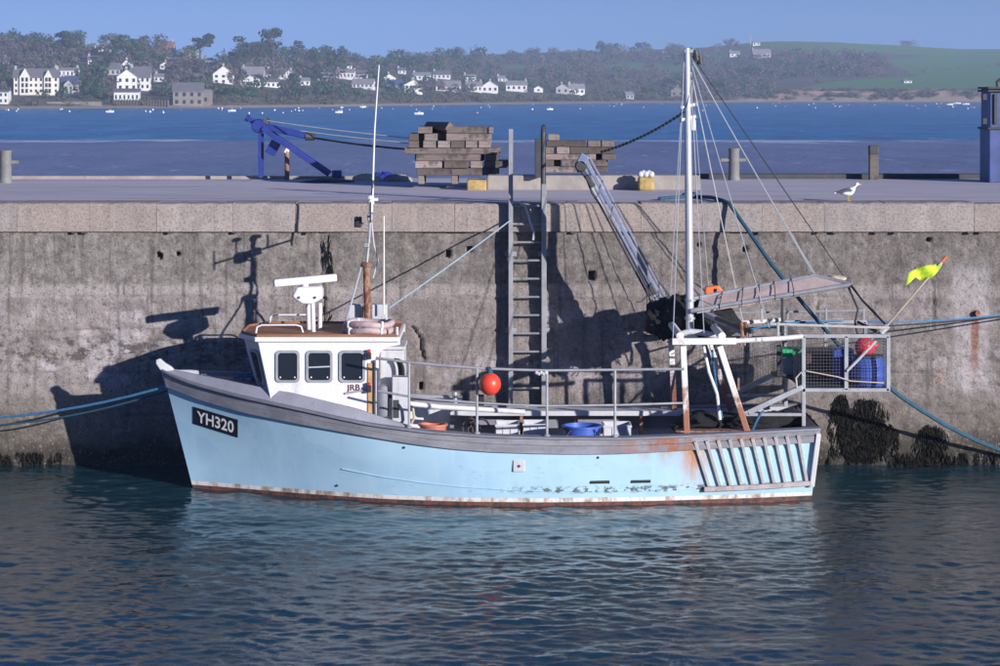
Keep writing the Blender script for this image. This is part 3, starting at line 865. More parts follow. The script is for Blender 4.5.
MB().bb((c.x - hx + 0.10, 49.58, W(0, 124, 49.6).z), (c.x - hx + 0.16, 49.62, W(0, 94, 49.6).z)).build('door_strip', M['dark'], o)
MB().tube([W(998, 87, 50), W(997, 82, 50), W(1001, 79, 50)], 0.035, 8).build('vent', M['dark'], o)

# timber stacks ------------------------------------------------------
def stack(rows, sc, x0, y0, d, prefix, depth):
    """rows: (ytop, ybot, [(xa, xb, kind)]) in zoom pixels; kind l=long, e=end on"""
    for ri, (ya, yb, items) in enumerate(rows):
        for k, (xa, xb, kind) in enumerate(items):
            pa = W(x0 + xa / sc, y0 + ya / sc, d); pb = W(x0 + xb / sc, y0 + yb / sc, d)
            zc = (pa.z + pb.z) / 2; hh = pa.z - pb.z - 0.004
            L = pb.x - pa.x - 0.006
            off = random.uniform(-0.05, 0.03)
            if kind == 'r':
                me_sz = (L, 0.4, hh); cy = d + 0.45  # set-back baulks added as backing so the gaps look dark
            elif kind == 'l':
                me_sz = (L, 0.26 + random.uniform(-0.02, 0.03), hh); cy = d + 0.13 + off
            else:
                me_sz = (L, depth, hh); cy = d + depth / 2 + off
            b = MB().box((0, 0, 0), me_sz)
            o = b.build('timber_baulk', M['timber'], bevel=0.012, origin=(0, 0, 0))
            o.location = ((pa.x + pb.x) / 2, cy, zc)
            o.rotation_euler = (0, 0, random.uniform(-0.02, 0.02))
            tag(o, None, 'timber', prefix)
            how = 'long' if kind == 'l' else 'end-on'
            o['label'] = '%s baulk, %s in row %s up, %s' % (how, ['first', 'second', 'third', 'fourth', 'fifth', 'sixth', 'seventh', 'eighth'][k] + ' from left', ['one', 'two', 'three', 'four', 'five', 'six', 'seven', 'eight'][ri], prefix)
            if kind == 'r': o['label'] = 'recessed baulk added to darken the %s gap in row %s up, %s' % ('left' if xa < 300 else 'right', ['one', 'two', 'three', 'four', 'five', 'six', 'seven', 'eight'][ri], prefix)
            if kind == 'l':     # a second layer behind carries the next row
                o2 = o.copy(); COL.objects.link(o2); o2.location.y = d + depth - 0.16; o2.location.x += random.uniform(-0.06, 0.06)
                o2['label'] = 'rear baulk behind the %s of row %s up, %s' % (['first', 'second', 'third', 'fourth'][k], ['one', 'two', 'three', 'four', 'five', 'six', 'seven', 'eight'][ri], prefix)
rowsA = [(468, 530, [(200, 245, 'e'), (440, 485, 'e'), (700, 745, 'e')]),
         (415, 468, [(190, 435, 'l'), (439, 760, 'l')]),
         (364, 415, [(178, 375, 'l'), (385, 562, 'l'), (570, 662, 'e'), (670, 838, 'l')]),
         (316, 364, [(185, 645, 'l'), (678, 776, 'e'), (648, 676, 'r')]),
         (270, 316, [(102, 776, 'l')]),
         (220, 270, [(128, 205, 'e'), (236, 330, 'e'), (336, 432, 'e'), (436, 535, 'e'), (540, 630, 'e'), (634, 720, 'e'), (207, 234, 'r')]),
         (168, 220, [(135, 206, 'e'), (245, 340, 'e'), (400, 726, 'l'), (208, 243, 'r'), (342, 398, 'r')]),
         (120, 168, [(196, 300, 'e'), (402, 700, 'l'), (701, 736, 'e')])]
stack(rowsA, 7.143, 390, 110, 46.9, 'larger timber stack', 1.15)
rowsB = [(352, 392, [(250, 480, 'l'), (490, 672, 'l')]),
         (312, 352, [(250, 338, 'e'), (384, 500, 'l'), (505, 664, 'l'), (340, 383, 'r')]),
         (274, 312, [(252, 600, 'l'), (636, 724, 'e'), (602, 634, 'r')]),
         (230, 274, [(265, 345, 'e'), (350, 434, 'e'), (438, 712, 'l')]),
         (190, 230, [(290, 540, 'l'), (548, 630, 'e'), (634, 712, 'e')]),
         (150, 190, [(300, 372, 'e')])]
stack(rowsB, 6.25, 500, 110, 46.02, 'smaller timber stack', 0.55)
o = MB().box((0, 0, 0), (0.17, 1.0, 0.17)).build('timber_baulk', M['timber'], bevel=0.012)
o.location = W(439, 127.5, 47.4); o.rotation_euler = (0.0, 0.6, 0.5)
tag(o, 'tilted dark baulk lying on top of the larger timber stack', 'timber', 'larger timber stack')
o = MB().box((0, 0, 0), (0.12, 0.2, 0.75)).build('timber_plank', M['dark'], bevel=0.012)
o.location = W(538, 158, 45.85); tag(o, 'dark upright plank leaning on the smaller timber stack', 'timber')

# rubble and net heap on the far quay edge
def heap(name, px0, px1, yt, yb, d, mt, label, cat, seed=1):
    c = W((px0 + px1) / 2, yb, d); c.z = ZQ
    rx = (px1 - px0) / 2 * d / F; hz = (yb - yt) * d / F
    n, m = 28, 9; rows = []
    for i in range(m + 1):
        ph = math.pi / 2 * i / m
        row = []
        for k in range(n + 1):
            th = 2 * math.pi * (k % n) / n
            nn = 0.7 + 0.6 * float(fbm(np.array(math.cos(th) * 2.2 + seed * 5 + 9), np.array(math.sin(th) * 2.2 + ph * 2 + 7), 3, seed))
            row.append((c.x + rx * math.cos(th) * math.cos(ph) * nn, c.y + rx * 0.6 * math.sin(th) * math.cos(ph) * nn, c.z + hz * math.sin(ph) * nn - 0.01))
        rows.append(row)
    return tag(MB().grid(rows).build(name, mt, origin=c), label, cat)
heap('net_heap', 352, 382, 171.5, 179, 50.4, M['bamboo'], 'low tan heap of netting on the quay edge left of the timber', 'net', 3)
heap('net_heap', 384, 412, 171, 178.5, 50.2, M['kerb'], 'low pale heap of rubble netting against the larger timber stack', 'net', 5)
heap('tarpaulin', 366, 398, 170, 178, 51.2, M['craneblue'], 'flat blue sheet lying behind the net heaps', 'tarpaulin', 8)
heap('rope_pile', 300, 355, 174.5, 178.5, 49.8, M['dark'], 'long dark rope pile along the far quay edge', 'rope', 9)

# ------------------------------------------------------------------ the boat
YC = 38.15
boat = thing('fishing_boat', 'pale blue fishing boat with white wheelhouse moored along the quay wall', 'fishing boat', (0, YC, 0))
XB0, XS0 = -5.40, 4.94      # stem / transom at the sheer
XBW, XSW = -4.92, 4.86      # stem / transom at the waterline
BD = [(0, 0.03), (0.02, 0.17), (0.05, 0.37), (0.09, 0.62), (0.15, 0.97), (0.22, 1.29), (0.3, 1.55), (0.4, 1.74), (0.55, 1.80), (0.75, 1.72), (0.9, 1.56), (1, 1.42)]
BWL = [(0, 0.015), (0.03, 0.13), (0.08, 0.36), (0.15, 0.68), (0.22, 0.98), (0.32, 1.34), (0.45, 1.60), (0.58, 1.66), (0.75, 1.52), (0.9, 1.26), (1, 1.02)]
def smooth_tab(tab):
    xs_ = np.linspace(0, 1, 201); y = np.interp(xs_, [t[0] for t in tab], [t[1] for t in tab])
    for _ in range(3):
        y2 = y.copy(); y2[3:-3] = sum(y[3 + k:len(y) - 3 + k] for k in range(-3, 4)) / 7; y = y2
    return xs_, y
_bd = smooth_tab(BD); _bw = smooth_tab(BWL)
bd = lambda u: float(np.interp(u, *_bd))
bw = lambda u: float(np.interp(u, *_bw))
X0 = lambda u: XB0 + (XS0 - XB0) * u
XWL = lambda u: XBW + (XSW - XBW) * u
ROW0 = [(163, 371), (172, 376.5), (195, 385), (240, 397), (270, 403.5), (300, 410), (340, 419), (372, 425.5), (430, 433), (490, 437), (560, 439), (620, 439.3), (683, 437), (750, 433.5), (820, 429.5)]
ROW1 = [(163, 386.5), (172, 390), (195, 399.5), (240, 413), (300, 425), (360, 435.6), (410, 444), (450, 449), (490, 452), (560, 454), (620, 453.7), (660, 451.7), (750, 446.5), (820, 442)]
def zrow(tab, u, k=1.0):
    d = YC - bd(u) * k
    px = 500 + X0(u) * F / d
    return HC - (interp(px, tab) - HY) * d / F
_us = np.linspace(0, 1, 161)
def smooth_arr(a):
    for _ in range(6):
        b_ = a.copy(); b_[1:-1] = (a[:-2] + 2 * a[1:-1] + a[2:]) / 4; a = b_
    return a
_z0 = smooth_arr(np.array([zrow(ROW0, u) for u in _us])); _z1 = smooth_arr(np.array([zrow(ROW1, u) for u in _us]))
z0 = lambda u: float(np.interp(u, _us, _z0))
z1 = lambda u: float(np.interp(u, _us, _z1))
def hb(u, z):
    """half-breadth of the hull at station u, height z"""
    zt = z0(u)
    if z >= 0:
        q = min(z / zt, 1.0)
        p = 1.0 + 0.7 * max(0, 1 - u / 0.35)
        return bw(u) + (bd(u) - bw(u)) * q ** p
    zk = -0.85
    return bw(u) * math.sqrt(max(0.0, 1 - (z / zk) ** 2)) + 0.0
def hx(u, z):
    return XWL(u) + (X0(u) - XWL(u)) * (z / z0(u))
def hp3(u, z, side=-1, out=0.0):
    return Vector((hx(u, z), YC + side * (hb(u, z) + out), z))
def on_hull(px, py, out=0.01):
    d = 36.6
    for _ in range(12):
        p = W(px, py, d)
        u = 0.5
        for _ in range(12):
            zt = z0(u); a = p.z / zt
            u = (p.x - (XBW * (1 - a) + XB0 * a)) / ((XSW - XBW) * (1 - a) + (XS0 - XB0) * a)
            u = min(max(u, 0), 1)
        d = YC - hb(u, p.z) - out
    return W(px, py, d)
US = sorted(set([round(x, 4) for x in list(np.linspace(0, 0.12, 16)) + list(np.linspace(0.12, 1, 60))]))

def skin(zf, name, mt, out=0.0, ends=True, us=US):
    """hull band through heights zf[k](u), both sides and round the transom"""
    b = MB()
    rows = []
    for f_ in zf:
        r = [hp3(u, f_(u), -1, out) for u in us]
        s_ = [hp3(u, f_(u), 1, out) for u in us][::-1]
        rows.append(r + s_ + [r[0]])
    b.grid(rows)
    return b.build(name, mt, boat, smooth=True)
def bands(n, top, bot):
    return [(lambda u, k=k: top(u) + (bot(u) - top(u)) * k / n) for k in range(n + 1)]
ZB, ZA = 0.125, 0.06
hull = skin(bands(9, lambda u: z1(u) + 0.02, lambda u: ZB), 'hull', M['hull'])
boot = skin(bands(1, lambda u: ZB, lambda u: ZA), 'boot_top', M['boot'], 0.003)
anti = skin(bands(6, lambda u: ZA, lambda u: -0.84), 'antifouling', M['anti'], 0.0)
# bulwark strake: two stepped rubbing bands
def strake(name, f0, f1, out, mt, us=US):
    b = MB(); rows = []
    for dz, o_ in ((0, 0.0), (0.0, out), (1, out), (1, 0.0)):
        r = []
        for side in (-1, 1):
            l = [hp3(u, f0(u) + (f1(u) - f0(u)) * dz, side, o_) for u in us]
            r += l if side == -1 else l[::-1]
        rows.append(r + [r[0]])
    rows.append(rows[0])
    b.grid(rows)
    return b.build(name, mt, boat)
strake('upper_strake', lambda u: z0(u), lambda u: z0(u) * 0.56 + z1(u) * 0.44, 0.035, M['strake'])
strake('lower_strake', lambda u: z0(u) * 0.56 + z1(u) * 0.44 - 0.004, lambda u: z1(u), 0.06, M['strake'])
# capping rail, flat on the bulwark, and the inner lining
COAM = [(0.0, 0.02), (0.04, 0.10), (0.10, 0.15), (0.2, 0.185), (0.31, 0.16), (0.36, 0.07), (0.40, 0.0)]
UF = 0.335                 # end of the raised foredeck
b = MB(); rows = []
for inn, dz in ((0.075, 0.0), (0.075, 0.03), (-0.13, 0.035), (-0.13, 0.0)):
    r = []
    for side in (-1, 1):
        l = []
        for u in US:
            pt = Vector((X0(u), YC + side * max(bd(u) + inn, 0.01), z0(u) + dz))
            l.append(pt)
        r += l if side == -1 else l[::-1]
    rows.append(r + [r[0]])
rows.append(rows[0])
b.grid(rows).build('capping_rail', M['greypaint'], boat)
b = MB()
ua = [u for u in US if u >= UF - 0.02]
for side in (-1, 1):
    b.grid([[Vector((X0(u) - (0.08 if u > 0.99 else 0), YC + side * (hb(u, zz(u)) - 0.12), zz(u))) for u in ua] for zz in (lambda u: z0(u), lambda u: 0.42)])
b.grid([[Vector((X0(1) - 0.08, YC + s * (hb(1, zz) - 0.12), zz)) for s in (-1, 1)] for zz in (z0(1), 0.42)])
b.build('bulwark_lining', M['palegrey'], boat)
b = MB().grid([[Vector((X0(u) - 0.05, YC - hb(u, 0.45) + 0.09, 0.45)) for u in ua], [Vector((X0(u) - 0.05, YC + hb(u, 0.45) - 0.09, 0.45)) for u in ua]])
b.build('well_deck', M['greypaint'], boat)
uf = [u for u in US if u <= UF]
rows = []
for k in range(9):
    s_ = -1 + k / 4
    rows.append([Vector((X0(u) + 0.02, YC + s_ * max(bd(u) - 0.10, 0.0), z0(u) - 0.02 + interp(u, COAM) * 0.8 + 0.04 * (1 - s_ * s_))) for u in uf])
MB().grid(rows).build('foredeck', M['greypaint'], boat, smooth=True)
# light grey coaming standing inboard of the strake round the foredeck
b = MB()
uc = [u for u in US if u <= 0.40]
for side in (-1, 1):
    rows = []
    for inn, k_ in ((0.03, 0), (0.05, 0.4), (0.10, 1.0), (0.17, 1.0), (0.18, -0.2)):
        rows.append([Vector((X0(u), YC + side * max(bd(u) - inn, 0.0), z0(u) + 0.036 + interp(u, COAM) * k_)) for u in uc])
    b.grid(rows)
b.build('coaming', M['coaming'], boat, smooth=True)
xf = X0(UF)
MB().bb((xf - 0.05, YC - 1.38, 0.42), (xf, YC + 1.38, z0(UF) - 0.04)).build('foredeck_bulkhead', M['palegrey'], boat)
# stem head
st = [(XB0 + 0.22, z0(0.01) + 0.02), (XB0 + 0.05, z0(0) - 0.28), (XB0 - 0.02, z0(0) - 0.02), (XB0 - 0.11, z0(0) + 0.12), (XB0 - 0.11, z0(0) + 0.18), (XB0 - 0.05, z0(0) + 0.20), (XB0 + 0.03, z0(0) + 0.13), (XB0 + 0.13, z0(0) + 0.07)]
MB().prism([(x, YC - 0.05, z) for x, z in st], (0, 0.10, 0)).build('stem_head', M['palegrey'], boat, bevel=0.015)

# boat number
def text_mesh(name, body, corners, mt, parent, fit=1.0, out=0.0):
    """lettering mapped on to the quad given by 4 world corners TL, TR, BR, BL"""
    cu = bpy.data.curves.new(name, 'FONT'); cu.body = body; cu.size = 1; cu.resolution_u = 4
    cu.offset = 0.018
    ob = bpy.data.objects.new(name, cu); COL.objects.link(ob)
    dg = bpy.context.evaluated_depsgraph_get(); dg.update()
    me = bpy.data.meshes.new_from_object(ob.evaluated_get(dg))
    bpy.data.objects.remove(ob)
    vs = [v.co.copy() for v in me.vertices]
    x0_, x1_ = min(v.x for v in vs), max(v.x for v in vs); y0_, y1_ = min(v.y for v in vs), max(v.y for v in vs)
    TL, TR, BR, BL = [Vector(c_) for c_ in corners]
    b = MB()
    pts = []
    for v in vs:
        s_ = (v.x - x0_) / (x1_ - x0_); t_ = (v.y - y0_) / (y1_ - y0_)
        pts.append((BL * (1 - s_) + BR * s_) * (1 - t_) + (TL * (1 - s_) + TR * s_) * t_)
    b.add(pts, [tuple(p.vertices) for p in me.polygons])
    return b.build(name, mt, parent)
rows = []
for t_ in np.linspace(0, 1, 5):
    rows.append([on_hull(192.8 + 45 * s_, 406.5 + 13.2 * s_ + (17.2 + 0.8 * s_) * t_, 0.008) for s_ in np.linspace(0, 1, 9)])
plate = MB().grid(rows).build('number_plate', M['navy'], boat)
PL = lambda s_, t_: on_hull(192.8 + 45 * s_, 406.5 + 13.2 * s_ + (17.2 + 0.8 * s_) * t_, 0.02)
# letters follow the hull in two-column pieces
def text_on(name, body, mapf, mt, parent):
    cu = bpy.data.curves.new(name, 'FONT'); cu.body = body; cu.size = 1; cu.resolution_u = 3; cu.offset = 0.022; cu.space_character = 1.02
    ob = bpy.data.objects.new(name, cu); COL.objects.link(ob)
    dg = bpy.context.evaluated_depsgraph_get(); dg.update()
    me = bpy.data.meshes.new_from_object(ob.evaluated_get(dg))
    bpy.data.objects.remove(ob)
    vs = [v.co.copy() for v in me.vertices]
    x0_, x1_ = min(v.x for v in vs), max(v.x for v in vs); y0_, y1_ = min(v.y for v in vs), max(v.y for v in vs)
    b = MB().add([mapf((v.x - x0_) / (x1_ - x0_), 1 - (v.y - y0_) / (y1_ - y0_)) for v in vs], [tuple(p.vertices) for p in me.polygons])
    return b.build(name, mt, parent)
text_on('lettering', 'YH320', lambda s_, t_: PL(0.09 + 0.82 * s_, 0.17 + 0.66 * t_), M['platewhite'], plate)

# hull fittings
def hull_strip(pts, r, name, mt):
    return MB().tube([on_hull(x, y, 0.012) for x, y in pts], r, 6).build(name, mt, boat, smooth=True)
hull_strip([(342, 469), (352, 471), (380, 476.5), (420, 482.5), (462, 487), (500, 489.5), (540, 491.3), (600, 491.8), (650, 490.8), (705, 488.5)], 0.008, 'bilge_strip', M['hull'])
c = on_hull(519, 466, 0.012)
MB().box(c, (0.18, 0.02, 0.18), (0.06, 0, 0)).build('hull_plate', M['palegrey'], boat, bevel=0.01)
MB().tube([c + Vector((0, -0.005, 0)), c + Vector((0, -0.02, 0))], 0.022, 8).build('plate_stud', M['dark'], boat)
for x_, y_ in ((600, 482.3), (641, 481.6)):
    MB().tube([on_hull(x_ - 9.5, y_, 0.0), on_hull(x_ + 9.5, y_ - 0.4, 0.0)], 0.025, 8).build('scupper', M['black'], boat)
for x_, y_ in ((404, 447.5), (598, 457.5), (337, 485.5)):
    c = on_hull(x_, y_, 0.0)
    MB().tube([c + Vector((0, 0.02, 0)), c + Vector((0, -0.01, 0))], 0.02, 8).build('drain', M['black'], boat)
# stern fender slats
for k in range(10):
    f_ = k / 9
    xa = 695 + (798 - 695) * f_; ya = 441.5 - 6 * f_
    xb = 709 + (806.5 - 709) * f_ ; yb = 486 - 5.5 * f_
    n = 4
    pts = [on_hull(xa + (xb - xa) * i / n, ya + (yb - ya) * i / n, 0.062 - 0.038 * min(1, i)) for i in range(n + 1)]
    MB().tube(pts, 0.036, 4).build('fender_slat', M['slat'], boat, bevel=0.008)
MB().tube([on_hull(704, 489.2, 0.05), on_hull(740, 487.6, 0.05), on_hull(775, 485.6, 0.05), on_hull(811.5, 482.8, 0.05)], 0.05, 4).build('fender_rail', M['slat_rust'], boat)
MB().beam(on_hull(818.5, 434, 0.06), on_hull(811.8, 486, 0.06), 0.075, 0.07, (0, -1, 0)).build('quarter_board', M['white'], boat, bevel=0.01)

# ---------------- wheelhouse
wh_n, wh_c = YC - 1.05, YC - 0.5
def mir(p): return Vector((p.x, 2 * YC - p.y, p.z))
ZT = W(0, 341, wh_n).z
zb_f, zb_a = z0(0.19) - 0.03, z0(0.31) - 0.06
A_t, A_b = Vector((W(258, 0, wh_n).x, wh_n, ZT)), Vector((W(273, 0, wh_n).x, wh_n, zb_f - 0.05))      # front corner of the side
B_t, B_b = Vector((W(243.5, 0, wh_c).x, wh_c, ZT)), Vector((W(263, 0, wh_c).x, wh_c, zb_f - 0.05))    # corner of front panel
xa_ = W(371, 0, wh_n).x
C_t, C_b = Vector((xa_, wh_n, ZT)), Vector((xa_, wh_n, zb_a - 0.3))
ring_t = [C_t, A_t, B_t, mir(B_t), mir(A_t), mir(C_t)]
ring_b = [C_b, A_b, B_b, mir(B_b), mir(A_b), mir(C_b)]
b = MB(); b.add(ring_t + ring_b, [(i, (i + 1) % 6, (i + 1) % 6 + 6, i + 6) for i in range(6)] + [(0, 1, 2, 3, 4, 5)])
wh = b.build('wheelhouse', M['white'], boat)
def window(quad, nrm, name='window', r=0.05):
    """quad TL TR BR BL on a wall: raised rounded frame and a dark recessed pane"""
    TL, TR, BR, BL = quad; nrm = Vector(nrm).normalized()
    def loop(inset, rad, out, n=5):
        cen = (TL + TR + BR + BL) / 4
        ex = (TR - TL).normalized(); ey = (TL - BL).normalized()
        pts = []
        cs = [(TR, -1, -1, 0), (TL, 1, -1, 90), (BL, 1, 1, 180), (BR, -1, 1, 270)]
        for c_, sx_, sy_, a0 in cs:
            cc = c_ + ex * sx_ * (inset + rad) + ey * sy_ * (inset + rad)
            for i in range(n + 1):
                a = R(a0 + 90 * i / n)
                pts.append(cc + ex * math.cos(a) * rad + ey * math.sin(a) * rad + nrm * out)
        return pts
    l0 = loop(-0.035, 0.07, 0.0); l1 = loop(-0.03, 0.065, 0.022); l2 = loop(0.005, 0.05, 0.022); l3 = loop(0.008, 0.05, 0.006)
    fr = MB().grid([p + [p[0]] for p in (l0, l1, l2, l3)]).build('window_frame', M['galv'], wh)
    b = MB(); b.add(l3, [tuple(range(len(l3)))])
    b.build('pane', M['glass'], fr)
    ex_ = (TR - TL).normalized(); ey_ = (TL - BL).normalized()
    for s_ in (0.14, 0.86):
        MB().ball(BL.lerp(BR, s_) + ey_ * 0.05 + nrm * 0.012, 0.014, 8, 6).build('catch', M['white'], fr)
    return fr
def side_quad(xa, xb, ya, yb, d):
    return [W(xa, ya, d), W(xb, ya, d), W(xb, yb, d), W(xa, yb, d)]
for i, (xa, xb) in enumerate(((277.5, 297.5), (308, 330.5), (341, 363))):
    fr = window(side_quad(xa, xb, 352.5, 380.5, wh_n - 0.002), (0, -1, 0))
    if i == 1:
        MB().tube([W(xa, 367.5, wh_n - 0.012), W(xb, 366.5, wh_n - 0.012)], 0.012, 6).build('glazing_bar', M['palegrey'], fr)
    q_ = side_quad(xa, xb, 352.5, 380.5, 2 * YC - wh_n + 0.002)
    xs_ = [W(xa, 0, wh_n).x, W(xb, 0, wh_n).x]; zs_ = [W(0, 352.5, wh_n).z, W(0, 380.5, wh_n).z]; yf = 2 * YC - wh_n
    window([Vector((xs_[1], yf, zs_[0])), Vector((xs_[0], yf, zs_[0])), Vector((xs_[0], yf, zs_[1])), Vector((xs_[1], yf, zs_[1]))], (0, 1, 0))
def panel_quad(t0, t1, b0, b1, s0, s1, h0, h1):
    def pt(s_, h_):
        return (t0.lerp(t1, s_)).lerp(b0.lerp(b1, s_), h_)
    return [pt(s0, h0), pt(s1, h0), pt(s1, h1), pt(s0, h1)]
hA, hB = (352 - 341) / (402 - 341), (380 - 341) / (402 - 341)
n_ang = (A_t - B_t).cross(B_b - B_t); n_ang = n_ang if n_ang.y < 0 else -n_ang
window(panel_quad(B_t, A_t, B_b, A_b, 0.27, 0.76, hA, hB), n_ang)
window([mir(p) for p in [panel_quad(B_t, A_t, B_b, A_b, 0.27, 0.76, hA, hB)[k] for k in (1, 0, 3, 2)]], Vector((n_ang.x, -n_ang.y, n_ang.z)))
n_fr = Vector((-1, 0, -0.3))
for s0_, s1_ in ((0.08, 0.46), (0.54, 0.92)):
    window(panel_quad(mir(B_t), B_t, mir(B_b), B_b, s0_, s1_, hA, hB), n_fr)
# roof slab with overhang, curved aft brackets
def off(p, k=0.07): 
    c_ = Vector((-2.9, YC, p.z)); v = p - c_; return c_ + v * (1 + k / max(v.length, 0.3))
xr = W(400, 0, wh_n).x
roof_poly = [Vector((xr, wh_n - 0.05, ZT)), off(A_t), off(B_t), off(mir(B_t)), off(mir(A_t)), Vector((xr, 2 * YC - wh_n + 0.05, ZT))]
roof = MB().prism([p + Vector((0, 0, -0.01)) for p in roof_poly], (0, 0, 0.075)).build('roof', M['white'], boat, bevel=0.012)
ZR = ZT + 0.065
inset = [p.lerp(Vector((-2.9, YC, p.z)), 0.035) for p in roof_poly]
MB().prism([Vector((p.x, p.y, ZR - 0.002)) for p in inset], (0, 0, 0.012)).build('roof_covering', M['roofbrown'], roof)
tr = [Vector((p.x, p.y, ZR + 0.02)) for p in inset]
MB().tube(tr[:1] + tr[1:3] + tr[3:5] + tr[5:], 0.022, 6).build('toe_rail', M['roofbrown'], roof)
for side in (-1, 1):
    yy = wh_n if side == -1 else 2 * YC - wh_n
    arc = [Vector((xa_ - 0.002, yy, ZT - 0.012)), Vector((xr, yy, ZT - 0.012)), Vector((xr, yy, ZT - 0.06))]
    rx_, rz_ = xr - xa_ - 0.08, 0.42
    for i in range(7):
        a = math.pi / 2 * i / 6
        arc.append(Vector((xr - 0.06 - rx_ * math.sin(a), yy, ZT - 0.07 - rz_ * (1 - math.cos(a)))))
    arc.append(Vector((xa_ - 0.002, yy, ZT - 0.07 - rz_)))
    MB().prism(arc, (0, 0.04 * -side, 0)).build('roof_bracket', M['white'], roof)
# aft frame and door edge
MB().bb((xa_ - 0.05, wh_n - 0.022, zb_a - 0.1), (xa_ + 0.06, wh_n + 0.03, W(0, 363, wh_n).z)).build('door_post', M['doorwood'], wh, bevel=0.006)
MB().tube([W(376.5, 428, wh_n - 0.05), W(376.5, 360, wh_n - 0.05)], 0.033, 8).build('grab_post', M['white'], wh, smooth=True)
for y_, nm in ((356, 'M'), (389, 'M')):
    MB().box(W(369, y_, wh_n - 0.07), (0.07, 0.08, 0.10)).build('lamp_box', M['black'], wh, bevel=0.01)
    MB().box(W(369, y_ - 5, wh_n - 0.07), (0.05, 0.05, 0.05)).build('lamp_lens', M['nav_red'], wh, bevel=0.01)
MB().beam(W(345, 393.5, wh_n - 0.02), W(368, 389.5, wh_n - 0.02), 0.02, 0.03).build('grab_rail', M['galv'], wh)
text_on('name_lettering', 'JRB', lambda s_, t_: W(346.5 + 13.5 * s_, 384.8 + 8 * t_ - 0.6 * s_, wh_n - 0.006), M['letter_dark'], wh)
# roof gear
rail = [W(256, 333, wh_n + 0.15), W(257, 327, wh_n + 0.15), W(262, 325, wh_n + 0.15), W(296, 325, wh_n + 0.15), W(301, 326.5, wh_n + 0.15), W(303, 332.5, wh_n + 0.15)]
MB().tube(rail, 0.016, 8).build('roof_rail', M['white'], roof, smooth=True)
rail2 = [p + Vector((0.05, 1.7, 0)) for p in rail]
MB().tube(rail2, 0.016, 8).build('roof_rail', M['white'], roof, smooth=True)
RD = YC - 0.15
for xx, yy in ((309, 0.18), (313.5, -0.18), (320, 0.1)):
    MB().tube([W(xx, 334, RD + yy), W(xx - 1 if xx < 315 else xx, 303, RD + yy * 0.5)], 0.036, 10).build('radar_pillar', M['white'], roof, smooth=True)
prof_ = [(292, 297), (296.5, 287.5), (320, 286.5), (322, 291), (322, 299), (312, 304.5), (302, 304), (296, 300)]
rad = MB().prism([W(x, y, RD - 0.2) for x, y in prof_], (0, 0.4, 0)).build('radar_gearbox', M['white'], roof, bevel=0.03, seg=3)
for xx in (299, 315):
    MB().tube([W(xx, 297.5, RD - 0.22), W(xx, 297.5, RD - 0.19)], 0.02, 8).build('bolt', M['dark'], rad)
MB().tube([W(305, 288, RD), W(305, 282, RD)], 0.06, 12).build('radar_hub', M['white'], roof, smooth=True)
MB().beam(W(273.5, 283.3, RD - 0.16), W(336.5, 277.4, RD + 0.1), 0.13, 0.12, (0, 0, 1)).build('radar_scanner', M['white'], roof, bevel=0.025, seg=3)
# rusty mast with aerial cluster
MD = YC
m_ = MB().tube([W(368, 335, MD), W(366.5, 265, MD)], [0.062, 0.055], 12).build('cabin_mast', M['rusty'], roof, smooth=True)
MB().lathe(W(366.5, 264, MD), [(0.09, -0.04), (0.095, 0.0), (0.07, 0.03)], 12).build('mast_collar', M['rusty'], m_, smooth=True)
MB().tube([W(366.5, 266, MD), W(369.5, 235, MD), W(370.5, 201, MD)], 0.024, 8).build('mast_pole', M['galv'], m_, smooth=True)
MB().lathe(W(371, 212, MD), [(0.035, 0), (0.037, 0.12), (0.05, 0.125), (0.055, 0.17), (0.04, 0.2)], 12).build('masthead_lamp', M['white'], m_, smooth=True)
MB().box(W(374, 199.5, MD), (0.13, 0.08, 0.05)).build('lamp_arm', M['white'], m_, bevel=0.01)
MB().box(W(358, 222, MD), (0.12, 0.14, 0.17)).build('deck_light', M['black'], m_, bevel=0.02)
MB().tube([W(358, 222, MD), W(369.5, 226, MD)], 0.015, 6).build('light_bracket', M['galv'], m_)
MB().box(W(366.5, 245, MD), (0.1, 0.12, 0.08)).build('deck_light', M['galv'], m_, bevel=0.015)
# athwartships spreader carrying aerials (seen end on)
MB().tube([W(370.5, 216, MD - 0.78), W(370.5, 216, MD + 0.80)], 0.018, 8).build('spreader', M['dark'], m_)
MB().tube([W(370.5, 223, MD - 0.78), W(370.5, 202, MD - 0.78)], 0.014, 6).build('aerial_stub', M['dark'], m_)
MB().lathe(W(370.5, 216, MD - 0.32), [(0.012, 0), (0.012, 0.26), (0.06, 0.27), (0.06, 0.31), (0.02, 0.33)], 10).build('gps_dome', M['white'], m_)
MB().box(W(370.5, 217, MD - 0.05), (0.09, 0.36, 0.12)).build('horn_box', M['galv'], m_, bevel=0.02)
MB().tube([W(370.5, 216, MD + 0.3), W(370.5, 202, MD + 0.3)], 0.014, 6).build('aerial_stub', M['dark'], m_)
MB().tube([W(370.5, 222, MD + 0.80), W(371, 200, MD + 0.80)], 0.016, 8).build('aerial_mount', M['dark'], m_)
MB().tube([W(371.5, 222, MD), W(374, 245, MD - 0.05), W(378, 260, MD - 0.06), W(373, 278, MD - 0.06)], 0.012, 6).build('mast_cable', M['palegrey'], m_, smooth=True)
for a, b_ in (((343, 333), (358, 266)),):
    MB().tube([W(a[0], a[1], MD - 0.5), W(b_[0] + 4, b_[1] - 2, MD)], 0.017, 6).build('mast_stay', M['steelwire'], roof, smooth=True)
    MB().tube([W(a[0] + 18, a[1], MD + 0.8), W(366, 266, MD)], 0.017, 6).build('mast_stay', M['steelwire'], roof, smooth=True)
